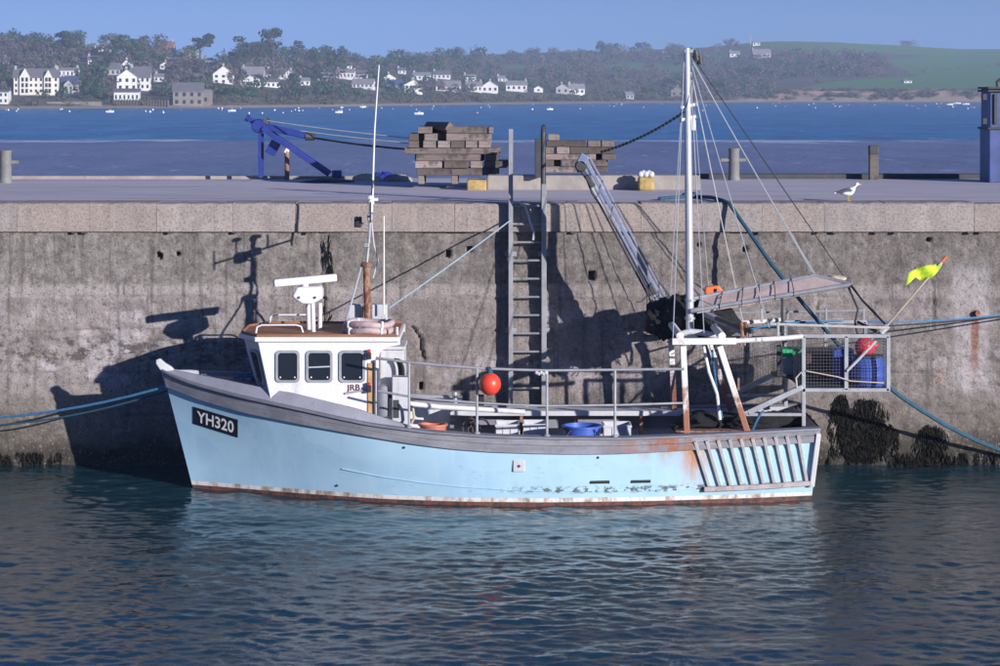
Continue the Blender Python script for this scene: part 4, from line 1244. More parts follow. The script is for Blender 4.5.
wh_a = MB().tube([W(372.5, 196, MD + 0.8), W(374.5, 130, MD + 0.8), W(379, 65, MD + 0.8)], [0.018, 0.015, 0.011], 8).build('whip_aerial', M['white'], roof, smooth=True)
MB().tube([W(371.2, 212, MD + 0.8), W(373, 180, MD + 0.8)], 0.019, 8).build('aerial_ferrule', M['dark'], wh_a)
MB().tube([W(384, 314, MD - 0.2), W(384, 216, MD - 0.2)], [0.016, 0.009], 8).build('whip_aerial', M['white'], roof, smooth=True)
for xa, xb, ya, yb, dd in ((348, 361, 305, 331, 0.15), (371.5, 387, 304.5, 331, -0.05)):
    p0 = W(xa, ya, MD + dd); p1 = W(xb, yb, MD + dd)
    MB().bb((p0.x, MD + dd, ZR), (p1.x, MD + dd + 0.3, p0.z)).build('equipment_box', M['palegrey'], roof, bevel=0.02)
MB().tube([W(397, 335, wh_n + 0.1), W(397, 327, wh_n + 0.1)], 0.02, 6).build('rail_end', M['white'], roof)
# pale fold-down stack of life rings on the roof
for k, (zz, rr) in enumerate(((0.06, 0.34), (0.16, 0.36))):
    c = Vector((W(369, 0, YC - 0.55).x, YC - 0.55 + 0.03 * k, ZR + zz))
    ring = [c + Vector((math.cos(a) * rr, math.sin(a) * rr * 0.95, 0.015 * math.sin(3 * a + k))) for a in np.linspace(0, 2 * math.pi, 28, endpoint=False)]
    lb = MB().tube(ring, 0.052, 10, closed=True).build('lifebuoy', M['pinkbuoy'], origin=c, smooth=True)
    tag(lb, 'faded pink lifebuoy on the wheelhouse roof, %s of the pair' % ('lower' if k == 0 else 'upper'), 'lifebuoy', 'lifebuoys on the wheelhouse roof')
    ORG[lb] = c
    for a in (0.6, 2.2, 3.8, 5.3):
        MB().box(c + Vector((math.cos(a) * rr, math.sin(a) * rr * 0.95, 0)), (0.13, 0.05, 0.13), (0, 0, a)).build('strap', M['fishbox'], lb, bevel=0.02)

# ---------------- foredeck
tag_c = Vector((W(247, 0, YC).x, YC + 0.1, z0(0.13) + 0.02))
pts = []
for i in range(60):
    a = i * 0.42; r_ = 0.12 + 0.05 * math.sin(i * 1.7)
    pts.append(tag_c + Vector((math.cos(a) * r_ * 1.3, math.sin(a) * r_, 0.03 + 0.004 * i + 0.02 * math.sin(i * 2.3))))
tag(MB().tube(pts, 0.016, 5).build('rope_coil', M['rope_blue'], origin=tag_c), 'small blue rope coil lying on the boat foredeck', 'rope')
MB().tube([Vector((-4.75, YC, z0(0.05) - 0.05)), Vector((-4.75, YC, z0(0.05) + 0.12))], 0.05, 10).build('samson_post', M['dark'], boat)
MB().tube([Vector((-4.75, YC - 0.18, z0(0.05) + 0.08)), Vector((-4.75, YC + 0.18, z0(0.05) + 0.08))], 0.025, 8).build('samson_pin', M['dark'], boat)

# ---------------- near and far guard rails
def guard(side):
    def yy(px):  # depth on the capping
        u = (((px - 500) * 36.5 / F) - XB0) / (XS0 - XB0)
        return YC + side * (bd(u) - 0.03), u
    def P(px, py):
        d, u = yy(px)
        dn = YC - (bd(u) - 0.03)
        p = W(px, py, dn)
        return Vector((p.x, d, p.z))
    top = [(376, 358), (409, 362.4), (440, 365.3), (477, 368), (512, 369.6), (547, 370.5), (585, 370.2), (620, 369.7), (684, 369)]
    mid = [(378, 391), (409, 396.5), (440, 400), (477, 402.8), (512, 404.8), (547, 406), (620, 405), (684, 403)]
    if side == -1:
        MB().tube([P(*p) for p in top], 0.021, 8).build('top_rail', M['galv'], boat, smooth=True)
        MB().tube([P(*p) for p in mid], 0.018, 8).build('mid_rail', M['galv'], boat, smooth=True)
        posts = (409, 477, 547, 615)
        for px in posts:
            d, u = yy(px)
            zt = np.interp(px, [t[0] for t in top], [P(*t).z for t in top])
            x = (px - 500) * (YC - bd(u) + 0.03) / F
            MB().tube([(x, d, z0(u)), (x, d, zt)], 0.021, 8).build('rail_post', M['galv'], boat, smooth=True)
            MB().lathe((x, d, z0(u) + 0.035), [(0.05, 0), (0.05, 0.015), (0.03, 0.03)], 10).build('post_flange', M['galv'], boat)
guard(-1)
# ---------------- aft working deck, clutter
def dbox(x0, x1, y0, y1, d, dep, name, mt, **kw):
    a = W(x0, y0, d); b_ = W(x1, y1, d)
    return MB().bb((a.x, d, b_.z), (b_.x, d + dep, a.z)).build(name, mt, boat, **kw)
cas = dbox(380, 404, 349, 425, 37.6, 0.9, 'engine_casing', M['palegrey'], bevel=0.02)
dbox(379, 405, 346.5, 350, 37.55, 1.0, 'casing_lid', M['palegrey'], bevel=0.01)
a = W(383, 388, 37.4)
MB().lathe(Vector((a.x, 37.35, W(0, 416, 37.35).z)), [(0.02, -0.02), (0.09, 0.0), (0.1, 0.05), (0.1, 0.42), (0.09, 0.47), (0.02, 0.5)], 14).build('exhaust_cylinder', M['greypaint'], boat, smooth=True)
for k in range(3):
    cx = W(394 + 2 * k, 378, 37.5)
    MB().tube([cx + Vector((0.09 * math.sin(t * 1.2), -0.04 * k, 0.30 * math.cos(t)) ) for t in np.linspace(0, 3.6, 14)], 0.022, 6).build('hose', M['black'], boat, smooth=True)
dbox(392, 408, 377, 425, 37.2, 0.25, 'control_box', M['palegrey'], bevel=0.015)
dbox(393.5, 399, 400, 418, 37.19, 0.02, 'control_panel', M['dark'])
# hauler pipes along the far side
MB().tube([W(400, 396, 38.9), W(462, 399.5, 38.9)], 0.058, 12).build('hydraulic_ram', M['galv'], boat, smooth=True)
MB().tube([W(398, 402.5, 38.5), W(440, 407, 38.5), W(525, 412, 38.5)], 0.042, 12).build('roller_pipe', M['white'], boat, smooth=True)
MB().tube([W(455, 403, 38.7), W(455, 392, 38.7)], 0.04, 8).build('valve', M['galv'], boat)
MB().tube([W(478, 400, 38.6), W(484, 400, 38.6)], 0.09, 12).build('sheave', M['black'], boat)
for cx, cy, rr in ((470, 428, 0.12), (481, 430, 0.14), (474, 431, 0.1)):
    cen = W(cx, cy, 38.2)
    MB().tube([cen + Vector((rr * math.cos(t), 0.03 * math.sin(3 * t), rr * 1.3 * math.sin(t))) for t in np.linspace(0.3, 5.6, 18)], 0.018, 6).build('hose', M['black'], boat, smooth=True)
MB().tube([W(409, 402, 37.0), W(413, 408, 37.0), W(414, 418, 37.0), W(411, 424, 37.0)], 0.02, 6).build('hose', M['bamboo'], boat, smooth=True)
# far bulwark shelf line
MB().bb((W(450, 0, 39.2).x, 39.2, W(0, 416, 39.2).z), (W(690, 0, 39.2).x, 39.6, W(0, 411, 39.2).z)).build('shelf', M['palegrey'], boat, bevel=0.01)
MB().bb((W(450, 0, 39.55).x, 39.55, W(0, 428, 39.55).z), (W(690, 0, 39.55).x, 39.6, W(0, 416, 39.55).z)).build('shelf_back', M['greypaint'], boat)
for px in (470, 520, 575, 640):
    MB().bb((W(px, 0, 39.2).x, 39.25, 0.45), (W(px + 3, 0, 39.2).x, 39.5, W(0, 414, 39.2).z)).build('shelf_post', M['rusty'], boat)

def crate(name, x0, x1, y0, y1, d, dep, mt, label, cat, group=None, ribs=2):
    a = W(x0, y0, d); b_ = W(x1, y1, d); zb = 0.455
    o = thing(name, label, cat, ((a.x + b_.x) / 2, d + dep / 2, zb), group)
    wl = 0.025; tz = a.z
    bx = MB()
    xa, xb = a.x, b_.x
    bx.bb((xa, d, zb), (xb, d + wl, tz - 0.02)).bb((xa, d + dep - wl, zb), (xb, d + dep, tz - 0.02))
    bx.bb((xa, d + wl + 0.001, zb), (xa + wl, d + dep - wl - 0.001, tz - 0.02)).bb((xb - wl, d + wl + 0.001, zb), (xb, d + dep - wl - 0.001, tz - 0.02))
    bx.bb((xa + wl, d + wl, zb), (xb - wl, d + dep - wl, zb + 0.02))
    bx.build('body', mt, o)
    MB().tube([(xa, d, tz - 0.02), (xb, d, tz - 0.02), (xb, d + dep, tz - 0.02), (xa, d + dep, tz - 0.02)], 0.022, 6, closed=True).build('rim', mt, o)
    for k in range(ribs):
        x = xa + (xb - xa) * (k + 1) / (ribs + 1)
        MB().bb((x - 0.012, d - 0.012, zb + 0.02), (x + 0.012, d - 0.001, tz - 0.04)).build('rib', mt, o)
    return o
crate('fish_box', 496, 519, 424.5, 440, 38.6, 0.5, M['fishbox'], 'pale fish box on the deck left of the other two', 'crate', 'fish boxes on the working deck')
crate('fish_box', 523.5, 546, 424, 440, 38.5, 0.5, M['fishbox'], 'pale fish box between its twin and the blue tub', 'crate', 'fish boxes on the working deck')
crate('fish_box', 604, 631, 425.5, 440, 38.6, 0.5, M['fishbox'], 'pale fish box right of the blue tub', 'crate', 'fish boxes on the working deck')
# tubs
def tub(name, px, yt, r0, r1, d, mt, label, cat, handles=True, squash=1.0):
    x = (px - 500) * d / F; zt = W(0, yt, d).z; zb = 0.455
    o = thing(name, label, cat, (x, d, zb))
    h = zt - zb
    MB().lathe((x, d, zb), [(r1 * 0.9, 0), (r1, 0.02), (r0, h - 0.03), (r0 + 0.025, h - 0.03), (r0 + 0.025, h), (r0 - 0.015, h), (r1 - 0.02, 0.04)], 24).build('body', mt, o, smooth=True)
    if handles:
        for s_ in (-1, 1):
            MB().tube([Vector((x + s_ * r0 * 0.6, d - r0 * 0.8, zt - 0.04)), Vector((x + s_ * r0 * 0.85, d - r0 * 0.95, zt - 0.13)), Vector((x + s_ * r0 * 0.98, d - r0 * 0.3, zt - 0.04))], 0.014, 6).build('handle', M['rope_dark'], o)
    return o
tub('deck_tub', 582, 425, 0.29, 0.265, 37.6, M['bluetub'], 'round blue plastic tub with rope handles on the working deck', 'tub')
tub('basket', 433, 423.5, 0.21, 0.17, 37.7, M['terracotta'], 'small terracotta coloured basket on deck near the wheelhouse', 'basket', False)

# orange pellet buoy on the rail
c = W(490, 384, 36.33)
o = thing('rail_buoy', 'bright orange round buoy hanging on the near guard rail', 'buoy', c - Vector((0, 0, 0.17)))
MB().ball(c, 0.168, 22, 14, (1, 1, 1.03)).build('ball', M['orange'], o, smooth=True)
MB().lathe(c, [(0.05, 0.14), (0.045, 0.2), (0.03, 0.235)], 12).build('neck', M['rope_dblue'], o, smooth=True)
MB().tube([c + Vector((0, 0, 0.22)), c + Vector((0, -0.01, 0.26)), c + Vector((0, 0.05, 0.25))], 0.014, 6).build('lanyard', M['rope_dark'], o)
lash = W(541, 372, 36.35)
bl = MB()
for k in range(5): bl.ball(lash + Vector((-0.07 + 0.035 * k, 0, -0.015 * (k % 2) - 0.01)), 0.032, 8, 6)
tag(bl.build('rope_lashing', M['rope_pale'], origin=lash, smooth=True), 'pale rope lashing bunched on the top rail by the ladder', 'rope')

# ---------------- gantry
GN, GF = YC - 1.45, YC + 1.25
gan = MB()
def G(px, py): return W(px, py, GN)
def far(p): return Vector((p.x, GF, p.z))
gt0, gt1 = G(672, 341.5), G(736, 341)
for f_ in (lambda p: p, far):
    MB().beam(f_(gt0), f_(gt1), 0.09, 0.10, (0, 0, 1)).build('gantry_beam', M['gantry'], boat, bevel=0.008)
    MB().beam(f_(G(683, 346)), f_(Vector((G(687, 0).x, GN, z0(0.8) - 0.05))), 0.092, 0.092, (0, 1, 0)).build('gantry_leg', M['gantry'], boat, bevel=0.01)
    MB().beam(f_(G(719.5, 346)), f_(Vector((G(748, 0).x, GN, z0(0.88) - 0.02))), 0.092, 0.092, (0, 1, 0)).build('gantry_leg', M['gantry'], boat, bevel=0.01)
    MB().tube([f_(G(736, 341)), f_(G(780, 338.5)), f_(G(803, 336.5))], 0.04, 10).build('gantry_stringer', M['white_rust'], boat, smooth=True)
for px, sz in ((680, 0.06), (722, 0.06)):
    p = G(px, 336)
    MB().tube([Vector((p.x, GN - 0.02, p.z)), Vector((p.x, GF + 0.02, p.z))], sz, 10).build('gantry_crossbar', M['gantry'], boat, smooth=True)
for px in (741, 744.5):
    MB().tube([G(px, 345.5), G(px, 336.5)], 0.02, 6).build('clamp', M['rusty'], boat)
MB().tube([W(678, 335, YC - 0.5), W(690, 331.5, YC - 0.5), W(704, 333, YC - 0.5), W(718, 337, YC - 0.5)], 0.05, 10).build('hose_bend', M['palegrey'], boat, smooth=True)
MB().beam(G(733, 382), G(737, 398), 0.05, 0.06, (0, 1, 0)).build('gantry_bracket', M['rusty'], boat)
MB().beam(G(738.5, 378), G(738.5, 390), 0.03, 0.06, (0, 1, 0)).build('gantry_bracket', M['rusty'], boat)
MB().tube([W(703, 344, YC), W(709, 372, YC - 0.1), W(717, 394, YC - 0.2), W(720, 420, YC - 0.3)], 0.026, 8).build('chute_pipe', M['white_rust'], boat, smooth=True)
MB().bb((W(676, 0, GN).x, GN - 0.05, z0(0.83) + 0.03), (W(752, 0, GN).x, GN + 0.2, z0(0.83) + 0.055)).build('gantry_foot_plate', M['rusty'], boat)
# main mast
mz0, mz1 = W(690, 336, YC), W(687, 48, YC)
mast = MB().tube([mz0, W(689.2, 250, YC), W(688, 140, YC), mz1], [0.066, 0.063, 0.056, 0.046], 16).build('main_mast', M['alu'], boat, smooth=True)
MB().lathe(mz0, [(0.12, -0.06), (0.12, 0.02), (0.085, 0.06)], 14).build('mast_step', M['white_rust'], mast, smooth=True)
MB().box(mz1 + Vector((0.03, 0, -0.05)), (0.16, 0.07, 0.06)).build('mast_cap', M['galv'], mast, bevel=0.01)
MB().tube([mz1 + Vector((0.13, 0, -0.03)), mz1 + Vector((0.16, 0, -0.2))], 0.05, 8).build('block', M['dark'], mast)
MB().tube([mz1 + Vector((0.2, 0, -0.12)), mz1 + Vector((0.22, 0, -0.26))], 0.05, 8).build('block', M['dark'], mast)
for y_ in (104, 116):
    MB().tube([W(681, y_ + 4, YC), W(697, y_, YC)], 0.03, 8).build('mast_bracket', M['white_rust'], mast)
MB().lathe(W(692.5, 124, YC), [(0.05, -0.1), (0.055, -0.05), (0.055, 0.05), (0.03, 0.1)], 10).build('mast_light', M['white'], mast, smooth=True)
for y_ in (300, 318): MB().lathe(W(690, y_, YC), [(0.09, -0.02), (0.09, 0.02)], 14).build('mast_band', M['galv'], mast)
# stays
def stay(a, da, b_, db, r, mt, sg=0.0):
    MB().tube(sag(W(a[0], a[1], da), W(b_[0], b_[1], db), sg, 8), r, 5).build('stay', M[mt], mast, smooth=True)
T = (690, 56)
stay((693, 62), YC, (812, 272), 38.8, 0.010, 'steelwire', 0.02)
stay((694, 64), YC, (815, 274), 38.2, 0.010, 'steelwire', 0.04)
stay((692, 66), YC, (770, 330), 37.2, 0.008, 'steelwire', 0.03)
stay((691, 72), YC, (745, 332), 38.6, 0.009, 'rope_pale', 0.03)
stay((692, 80), YC, (712, 333), GF, 0.008, 'steelwire', 0.0)
stay((691, 80), YC, (704, 333), GN, 0.008, 'steelwire', 0.0)
stay((684, 60), YC, (673, 338), GN, 0.008, 'steelwire', 0.0)
stay((684, 62), YC, (668, 334), GF, 0.009, 'steelwire', 0.0)
stay((692, 56), YC, (849, 284), 38.3, 0.009, 'rope_dark', 0.0)
# topping-lift chain
BDp = 39.0
ch = sag(W(684, 112, YC), W(601, 152, BDp), 0.07, 46)
b = MB()
for i in range(46):
    p, q_ = ch[i], ch[i + 1]; t_ = (q_ - p); mid_ = (p + q_) / 2
    up = Vector((0, 1, 0)) if i % 2 else Vector((0, 0, 1))
    b.beam(p - t_ * 0.12, q_ + t_ * 0.12, 0.045 if i % 2 else 0.018, 0.018 if i % 2 else 0.045, (0, 1, 0))
b.build('topping_chain', M['rope_dark'], mast)
# derrick boom: twin flanges with web
def BP(px, py, dd=0): return W(px, py, BDp + dd)
boom = MB().beam(BP(675.5, 326), BP(585, 159), 0.06, 0.13, (0, 1, 0)).build('boom', M['boomblue'], boat, bevel=0.006)
dirv = (BP(585, 159) - BP(675.5, 326)).normalized(); side_ = dirv.cross(Vector((0, 1, 0))).normalized()
for s_, mt in ((1, 'boomblue'), (-1, 'boomblue')):
    o_ = side_ * 0.075 * s_
    MB().beam(BP(675.5, 326) + o_, BP(585, 159) + o_, 0.03, 0.16, (0, 1, 0)).build('boom_flange', M[mt], boom, bevel=0.004)
MB().box(BP(583, 159), (0.16, 0.2, 0.16), (0, 0.5, 0)).build('boom_head', M['boomblue'], boom, bevel=0.02)
MB().lathe(BP(581, 166, -0.1), [(0.08, 0), (0.1, 0.03), (0.1, 0.12), (0.08, 0.15)], 14, (0, 1, 0)).build('boom_block', M['dark'], boom)
bp_ = [BP(580, 170, -0.02), BP(587, 180, -0.05), BP(592, 193, -0.05), BP(600, 205, -0.02), BP(625, 252, -0.03), BP(655, 308, -0.03)]
MB().tube(bp_, 0.018, 6).build('boom_fall', M['rope_dark'], boom, smooth=True)
MB().tube([BP(592, 188, -0.06), BP(622, 240, -0.03), BP(648, 290, -0.03), BP(662, 322, -0.03)], 0.012, 6).build('boom_fall', M['rope_pale'], boom, smooth=True)
MB().box(BP(590, 181, -0.08), (0.1, 0.08, 0.22), (0, -0.5, 0)).build('boom_block', M['dark'], boom, bevel=0.02)
MB().box(BP(652, 289, -0.06), (0.1, 0.08, 0.2), (0, -0.5, 0)).build('boom_block', M['dark'], boom, bevel=0.02)
MB().box(BP(674, 328), (0.2, 0.16, 0.2)).build('gooseneck', M['white_rust'], boom, bevel=0.02)

# black netting bundled behind the mast foot
def lump(name, c, rad, mt, parent=None, label=None, cat=None, seed=1, amp=0.5, fq=3.0, n=26, m=16, smooth=True):
    c = Vector(c); rows = []
    for i in range(m + 1):
        ph = math.pi * i / m; row = []
        for k in range(n + 1):
            th = 2 * math.pi * (k % n) / n
            v = Vector((math.sin(ph) * math.cos(th), math.sin(ph) * math.sin(th), -math.cos(ph)))
            nn = 1 - amp / 2 + amp * float(fbm(np.array(v.x * fq + v.z * 1.3 + seed * 7 + 40), np.array(v.y * fq - v.z * fq + seed * 3 + 40), 4, seed))
            row.append((c.x + v.x * rad[0] * nn, c.y + v.y * rad[1] * nn, c.z + v.z * rad[2] * nn))
        rows.append(row)
    o = MB().grid(rows).build(name, mt, parent, smooth=smooth, origin=c - Vector((0, 0, rad[2])))
    if label: tag(o, label, cat)
    return o
nb = thing('net_bundle', 'black fishing net bundled round the foot of the main mast', 'net', W(690, 336, 38.6))
pc = [W(668, 318, 38.9), W(682, 316, 38.7), W(702, 319, 38.6), W(714, 322, 38.5), W(690, 322, 38.9)]
for i, p in enumerate(pc):
    o_ = lump('fold', p, (0.36, 0.42, 0.32), M['net'], nb, seed=i + 2, amp=0.8, fq=4)
b = MB()
for i in range(190):   # loose strands
    p = random.choice(pc) + Vector((random.uniform(-0.35, 0.35), random.uniform(-0.35, 0.3), random.uniform(-0.2, 0.42)))
    q_ = p + Vector((random.uniform(-0.25, 0.25), random.uniform(-0.15, 0.05), random.uniform(-0.35, 0.05)))
    b.tube(sag(p, q_, random.uniform(0, 0.1), 5), 0.008, 4)
o_ = b.build('loose_strands', M['net'], nb); o_['kind'] = 'stuff'

# chute tray
tn0, tn1 = W(697, 311, 38.0), W(852, 284.5, 38.0)
tf0, tf1 = W(700, 298.5, 38.3), W(816, 275.5, 38.3)
tray = MB().add([tn0, tn1, tf1, tf0] + [p - Vector((0, 0, 0.04)) for p in (tn0, tn1, tf1, tf0)], [(0, 1, 2, 3), (7, 6, 5, 4), (0, 4, 5, 1), (1, 5, 6, 2), (2, 6, 7, 3), (3, 7, 4, 0)]).build('shooting_tray', M['pinkboard'], boat)
MB().tube([tn0 + Vector((-0.1, 0, 0)), tn1], 0.04, 8).build('tray_edge', M['galv'], tray, smooth=True)
MB().tube([tf0 + Vector((-0.1, 0, 0)), tf1, tn1], 0.035, 8).build('tray_edge', M['galv'], tray, smooth=True)
for s_ in (0.18, 0.36, 0.5, 0.63, 0.78):
    a = tn0.lerp(tn1, s_ * 0.80) + Vector((0, -0.045, 0.0)); b_ = tf0.lerp(tf1, s_ * 0.98 + 0.02) + Vector((0, 0, 0.045))
    MB().tube([a - Vector((0, 0, 0.05)), a + Vector((0, 0.01, 0.05)), b_], 0.008, 5).build('tray_strap', M['dark'], tray)
for s_, dz in ((0.1, 0.45), (0.55, 0.6)):
    a = tn0.lerp(tn1, s_)
    MB().tube([a, a - Vector((0, 0, dz))], 0.022, 6).build('tray_leg', M['dark'], tray)
a = W(714.5, 293.5, 38.6)
o = thing('orange_float', 'small orange block float behind the shooting tray', 'float', a - Vector((0, 0, 0.09)))
MB().prism([a + Vector(v) for v in ((-0.15, 0, -0.12), (0.19, 0, -0.12), (0.14, 0, 0.05), (0.06, 0, 0.13), (-0.15, 0, 0.1))], (0, 0.16, 0)).build('body', M['orange2'], o, bevel=0.02)
MB().tube([a + Vector((0.02, -0.01, -0.06)), a + Vector((0.02, -0.01, 0.08))], 0.02, 6).build('slot', M['black'], o)
a = W(828, 280, 38.3)
tag(lump('rag_bundle', a + Vector((0.1, 0, 0.02)), (0.17, 0.15, 0.06), M['bamboo'], seed=9, amp=0.9), 'small tan rag bundle at the outer tray end', 'rag')
MB().beam(W(706, 314, 38.0), W(750, 335, 37.4), 0.12, 0.08, (0, 0, 1)).build('davit_arm', M['greypaint'], boat, bevel=0.01)
MB().beam(W(716, 318, 37.7), W(752, 332, 37.2), 0.06, 0.06, (0, 0, 1)).build('davit_arm', M['dark'], boat)
MB().tube([W(711, 314, 38), W(714, 330, 37.8), W(718, 336, 37.6)], 0.025, 6).build('davit_hook', M['galv'], boat)
for px, dd in ((743, 37.3), (747, 37.35)):
    MB().tube([W(px, 338, dd), W(px - 2, 322, dd)], 0.03, 8).build('shackle_pin', M['rusty'], boat)

# ---------------- stern platform cage
KN, KF = YC - 1.25, YC + 1.05
def K(px, py, f_=False):
    p = W(px, py, KN)
    return Vector((p.x, KF if f_ else KN, p.z))
cg = MB()
cage = None
def kbar(a, b_, r=0.029, name='cage_bar', mt='galv'):
    return MB().beam(a, b_, r * 2, r * 2, (0, 1, 0)).build(name, M[mt], boat, bevel=0.006)
for f_ in (False, True):
    for a, b_ in (((802, 336), (889, 336)), ((802, 390), (889, 390)), ((803.5, 336), (803.5, 426)), ((846, 336), (846, 390)), ((888, 336), (888, 391))):
        kbar(K(*a, f_), K(*b_, f_))
for a in ((803.5, 336), (888, 336), (803.5, 390), (888, 390), (846, 390), (846, 336)):
    kbar(K(*a), K(*a, True), 0.03)
for f_ in (False, True):
    kbar(K(748, 412.5, f_), K(802, 387, f_), 0.04)
    kbar(K(741, 414.5, f_), K(803, 414.5, f_), 0.024)
    kbar(K(778, 336, f_), K(778, 322, f_), 0.02)
for y_ in (324,):
    MB().tube([K(770, y_), K(889, y_ + 4)], 0.02, 6).build('lifeline', M['rope_pale'], boat)
    MB().tube([K(735, y_ + 3, True), K(889, y_, True)], 0.02, 6).build('lifeline', M['galv'], boat)
for px in (805, 846, 886):
    MB().tube([K(px, 336, True), K(px, 322, True)], 0.022, 6).build('stanchion', M['galv'], boat)
MB().bb((K(803, 0).x, KN + 0.05, K(0, 390).z - 0.02), (K(888, 0).x, KF - 0.05, K(0, 390).z + 0.015)).build('platform_floor', M['dark'], boat)
b = MB()
def wires(pa, pb, pc_, n1, n2, b):
    for i in range(n1 + 1):
        p = pa.lerp(pb, i / n1); b.beam(p, p + (pc_ - pa), 0.0038, 0.0038, (0.3, 1, 0.2))
    for i in range(n2 + 1):
        p = pa.lerp(pc_, i / n2); b.beam(p, p + (pb - pa), 0.0038, 0.0038, (0.3, 1, 0.2))
z_off = Vector((0, 0.03, 0))
wires(K(805, 338) + z_off, K(887, 338) + z_off, K(805, 389) + z_off, 26, 16, b)
wires(K(888, 338), K(888, 338, True), K(888, 389), 44, 16, b)
wires(K(805, 338, True), K(887, 338, True), K(805, 389, True), 40, 24, b)
b.build('wire_mesh', M['meshwire'], boat)
b = MB()
wires(K(803.5, 338), K(803.5, 338, True), K(803.5, 389), 30, 12, b)
b.build('wire_mesh', M['dark'], boat)
# cage contents
zf = K(0, 390).z + 0.016
def pbox(name, x0, x1, yt, d, dep, mt, label, cat, lid=None):
    a = W(x0, yt, d); b_ = W(x1, yt, d)
    o = thing(name, label, cat, ((a.x + b_.x) / 2, d + dep / 2, zf))
    MB().bb((a.x, d, zf), (b_.x, d + dep, a.z)).build('body', mt, o, bevel=0.02)
    if lid: MB().bb((a.x - 0.02, d - 0.02, a.z - lid[1]), (b_.x + 0.02, d + dep + 0.02, a.z + 0.02)).build('lid', lid[0], o, bevel=0.02)
    return o
pbox('storage_box', 806, 850, 354, 38.0, 1.1, M['brownbox'], 'dark brown plywood box at the back of the stern cage', 'box')  # depth stretched to enlarge the shadow thrown on the wall
pbox('square_drum', 833, 854, 349, 37.75, 0.4, M['bluedrum'], 'square dark blue drum in the middle of the stern cage', 'drum')
c = W(868, 392, 37.35); c.z = zf
o = thing('round_barrel', 'round blue plastic barrel at the outer end of the stern cage', 'barrel', c)
hh = W(0, 356, 37.35).z - zf
MB().lathe(c, [(0.23, 0), (0.255, 0.04), (0.262, hh * 0.3), (0.268, hh * 0.33), (0.262, hh * 0.36), (0.262, hh * 0.62), (0.268, hh * 0.65), (0.26, hh * 0.68), (0.25, hh - 0.04), (0.22, hh)], 26).build('body', M['bluetub'], o, smooth=True)
MB().lathe(c + Vector((0, 0, hh - 0.01)), [(0.235, 0), (0.24, 0.03), (0.2, 0.035)], 26).build('lid', M['dark'], o)
c = W(865, 347, 37.6)
o = thing('red_buoy', 'red round buoy resting on the barrel in the stern cage', 'buoy', c - Vector((0, 0, 0.15)))
MB().ball(c, 0.165, 20, 12).build('ball', M['redball'], o, smooth=True)
MB().lathe(c + Vector((0.12, 0, 0.02)), [(0.06, 0), (0.05, 0.06), (0.03, 0.09)], 10, (1, 0, 0.2)).build('neck', M['redball'], o, smooth=True)
a = W(783, 351, 38.4); b_ = W(801, 375, 38.4)
o = thing('lidded_box', 'grey box with a green lid strapped forward of the stern cage', 'box', ((a.x + b_.x) / 2, 38.6, b_.z))
MB().bb((a.x, 38.4, b_.z), (b_.x, 38.8, a.z)).build('body', M['greybox'], o, bevel=0.015)
MB().bb((a.x - 0.015, 38.385, a.z - 0.1), (b_.x + 0.015, 38.815, a.z + 0.03)).build('lid', M['green'], o, bevel=0.015)
MB().bb((W(775, 0, 38.35).x, 38.3, b_.z - 0.03), (W(806, 0, 38.35).x, 38.95, b_.z - 0.005)).build('box_shelf', M['dark'], boat)
MB().beam(W(779, 345, 38.3), W(779, 376, 38.3), 0.07, 0.07, (0, 1, 0)).build('shelf_bracket', M['dark'], boat)
MB().beam(W(779, 372, 38.3), W(802, 384, 38.3), 0.05, 0.05, (0, 1, 0)).build('shelf_bracket', M['dark'], boat)
MB().tube([W(806, 371, KN - 0.04), W(838, 377, KN - 0.05), W(850, 381, KN - 0.05), W(884, 383, KN - 0.04)], 0.011, 5).build('cage_lashing', M['bamboo'], boat, smooth=True)
MB().tube([W(847, 371, KN - 0.05), W(858, 360, KN - 0.05), W(876, 341, KN - 0.05)], 0.022, 6).build('cage_lashing', M['rope_pale'], boat, smooth=True)
MB().tube([W(797, 388, KN - 0.05), W(796, 378, KN - 0.07), W(801, 372, KN - 0.06), W(803, 376, KN - 0.05)], 0.014, 6).build('rope_loop', M['rope_pale'], boat, smooth=True)

# aft deck clutter: dark pot gear low behind the gantry
for i, (px, py, dd, rx, rz) in enumerate(((705, 425, 38.6, 0.5, 0.2), (765, 424, 38.3, 0.55, 0.18), (730, 427, 38.9, 0.5, 0.2), (795, 422, 38.6, 0.3, 0.16))):
    tag(lump('net_pile', W(px, py, dd), (rx, 0.4, rz), M['net'], seed=20 + i, amp=0.9, fq=4), ['dark net heap on deck just aft of the near gantry foot', 'dark net heap on the aft deck below the sloping brace', 'dark net heap on the aft deck against the far bulwark', 'small dark net heap in the stern corner'][i], 'net', 'net heaps on the aft deck')
r1 = [W(712, 350, GF - 0.6), W(716, 385, GF - 0.8), W(722, 418, GF - 0.9), W(727, 430, GF - 1.0)]
tag(MB().tube(r1, 0.018, 6).build('hanging_rope', M['rope_blue'], origin=r1[0]), 'blue rope hanging inside the gantry frame', 'rope')
r1 = [W(752, 431, KN + 0.1), W(757, 420, KN), W(761, 413, KN - 0.04), W(764, 411, KN - 0.04)]
tag(MB().tube(r1, 0.02, 6).build('tied_rope', M['rope_blue'], origin=r1[0]), 'short blue rope tied to the stern brace', 'rope')
# blue lashings along the stern lifeline
r1 = [W(735, 334, KF - 0.2), W(760, 327, KF - 0.2), W(800, 322, KF - 0.1), W(850, 321, KF), W(889, 322, KF)]
tag(MB().tube(r1, 0.018, 6).build('slack_rope', M['rope_blue'], origin=r1[0]), 'blue rope trailed along the far stern rail', 'rope')

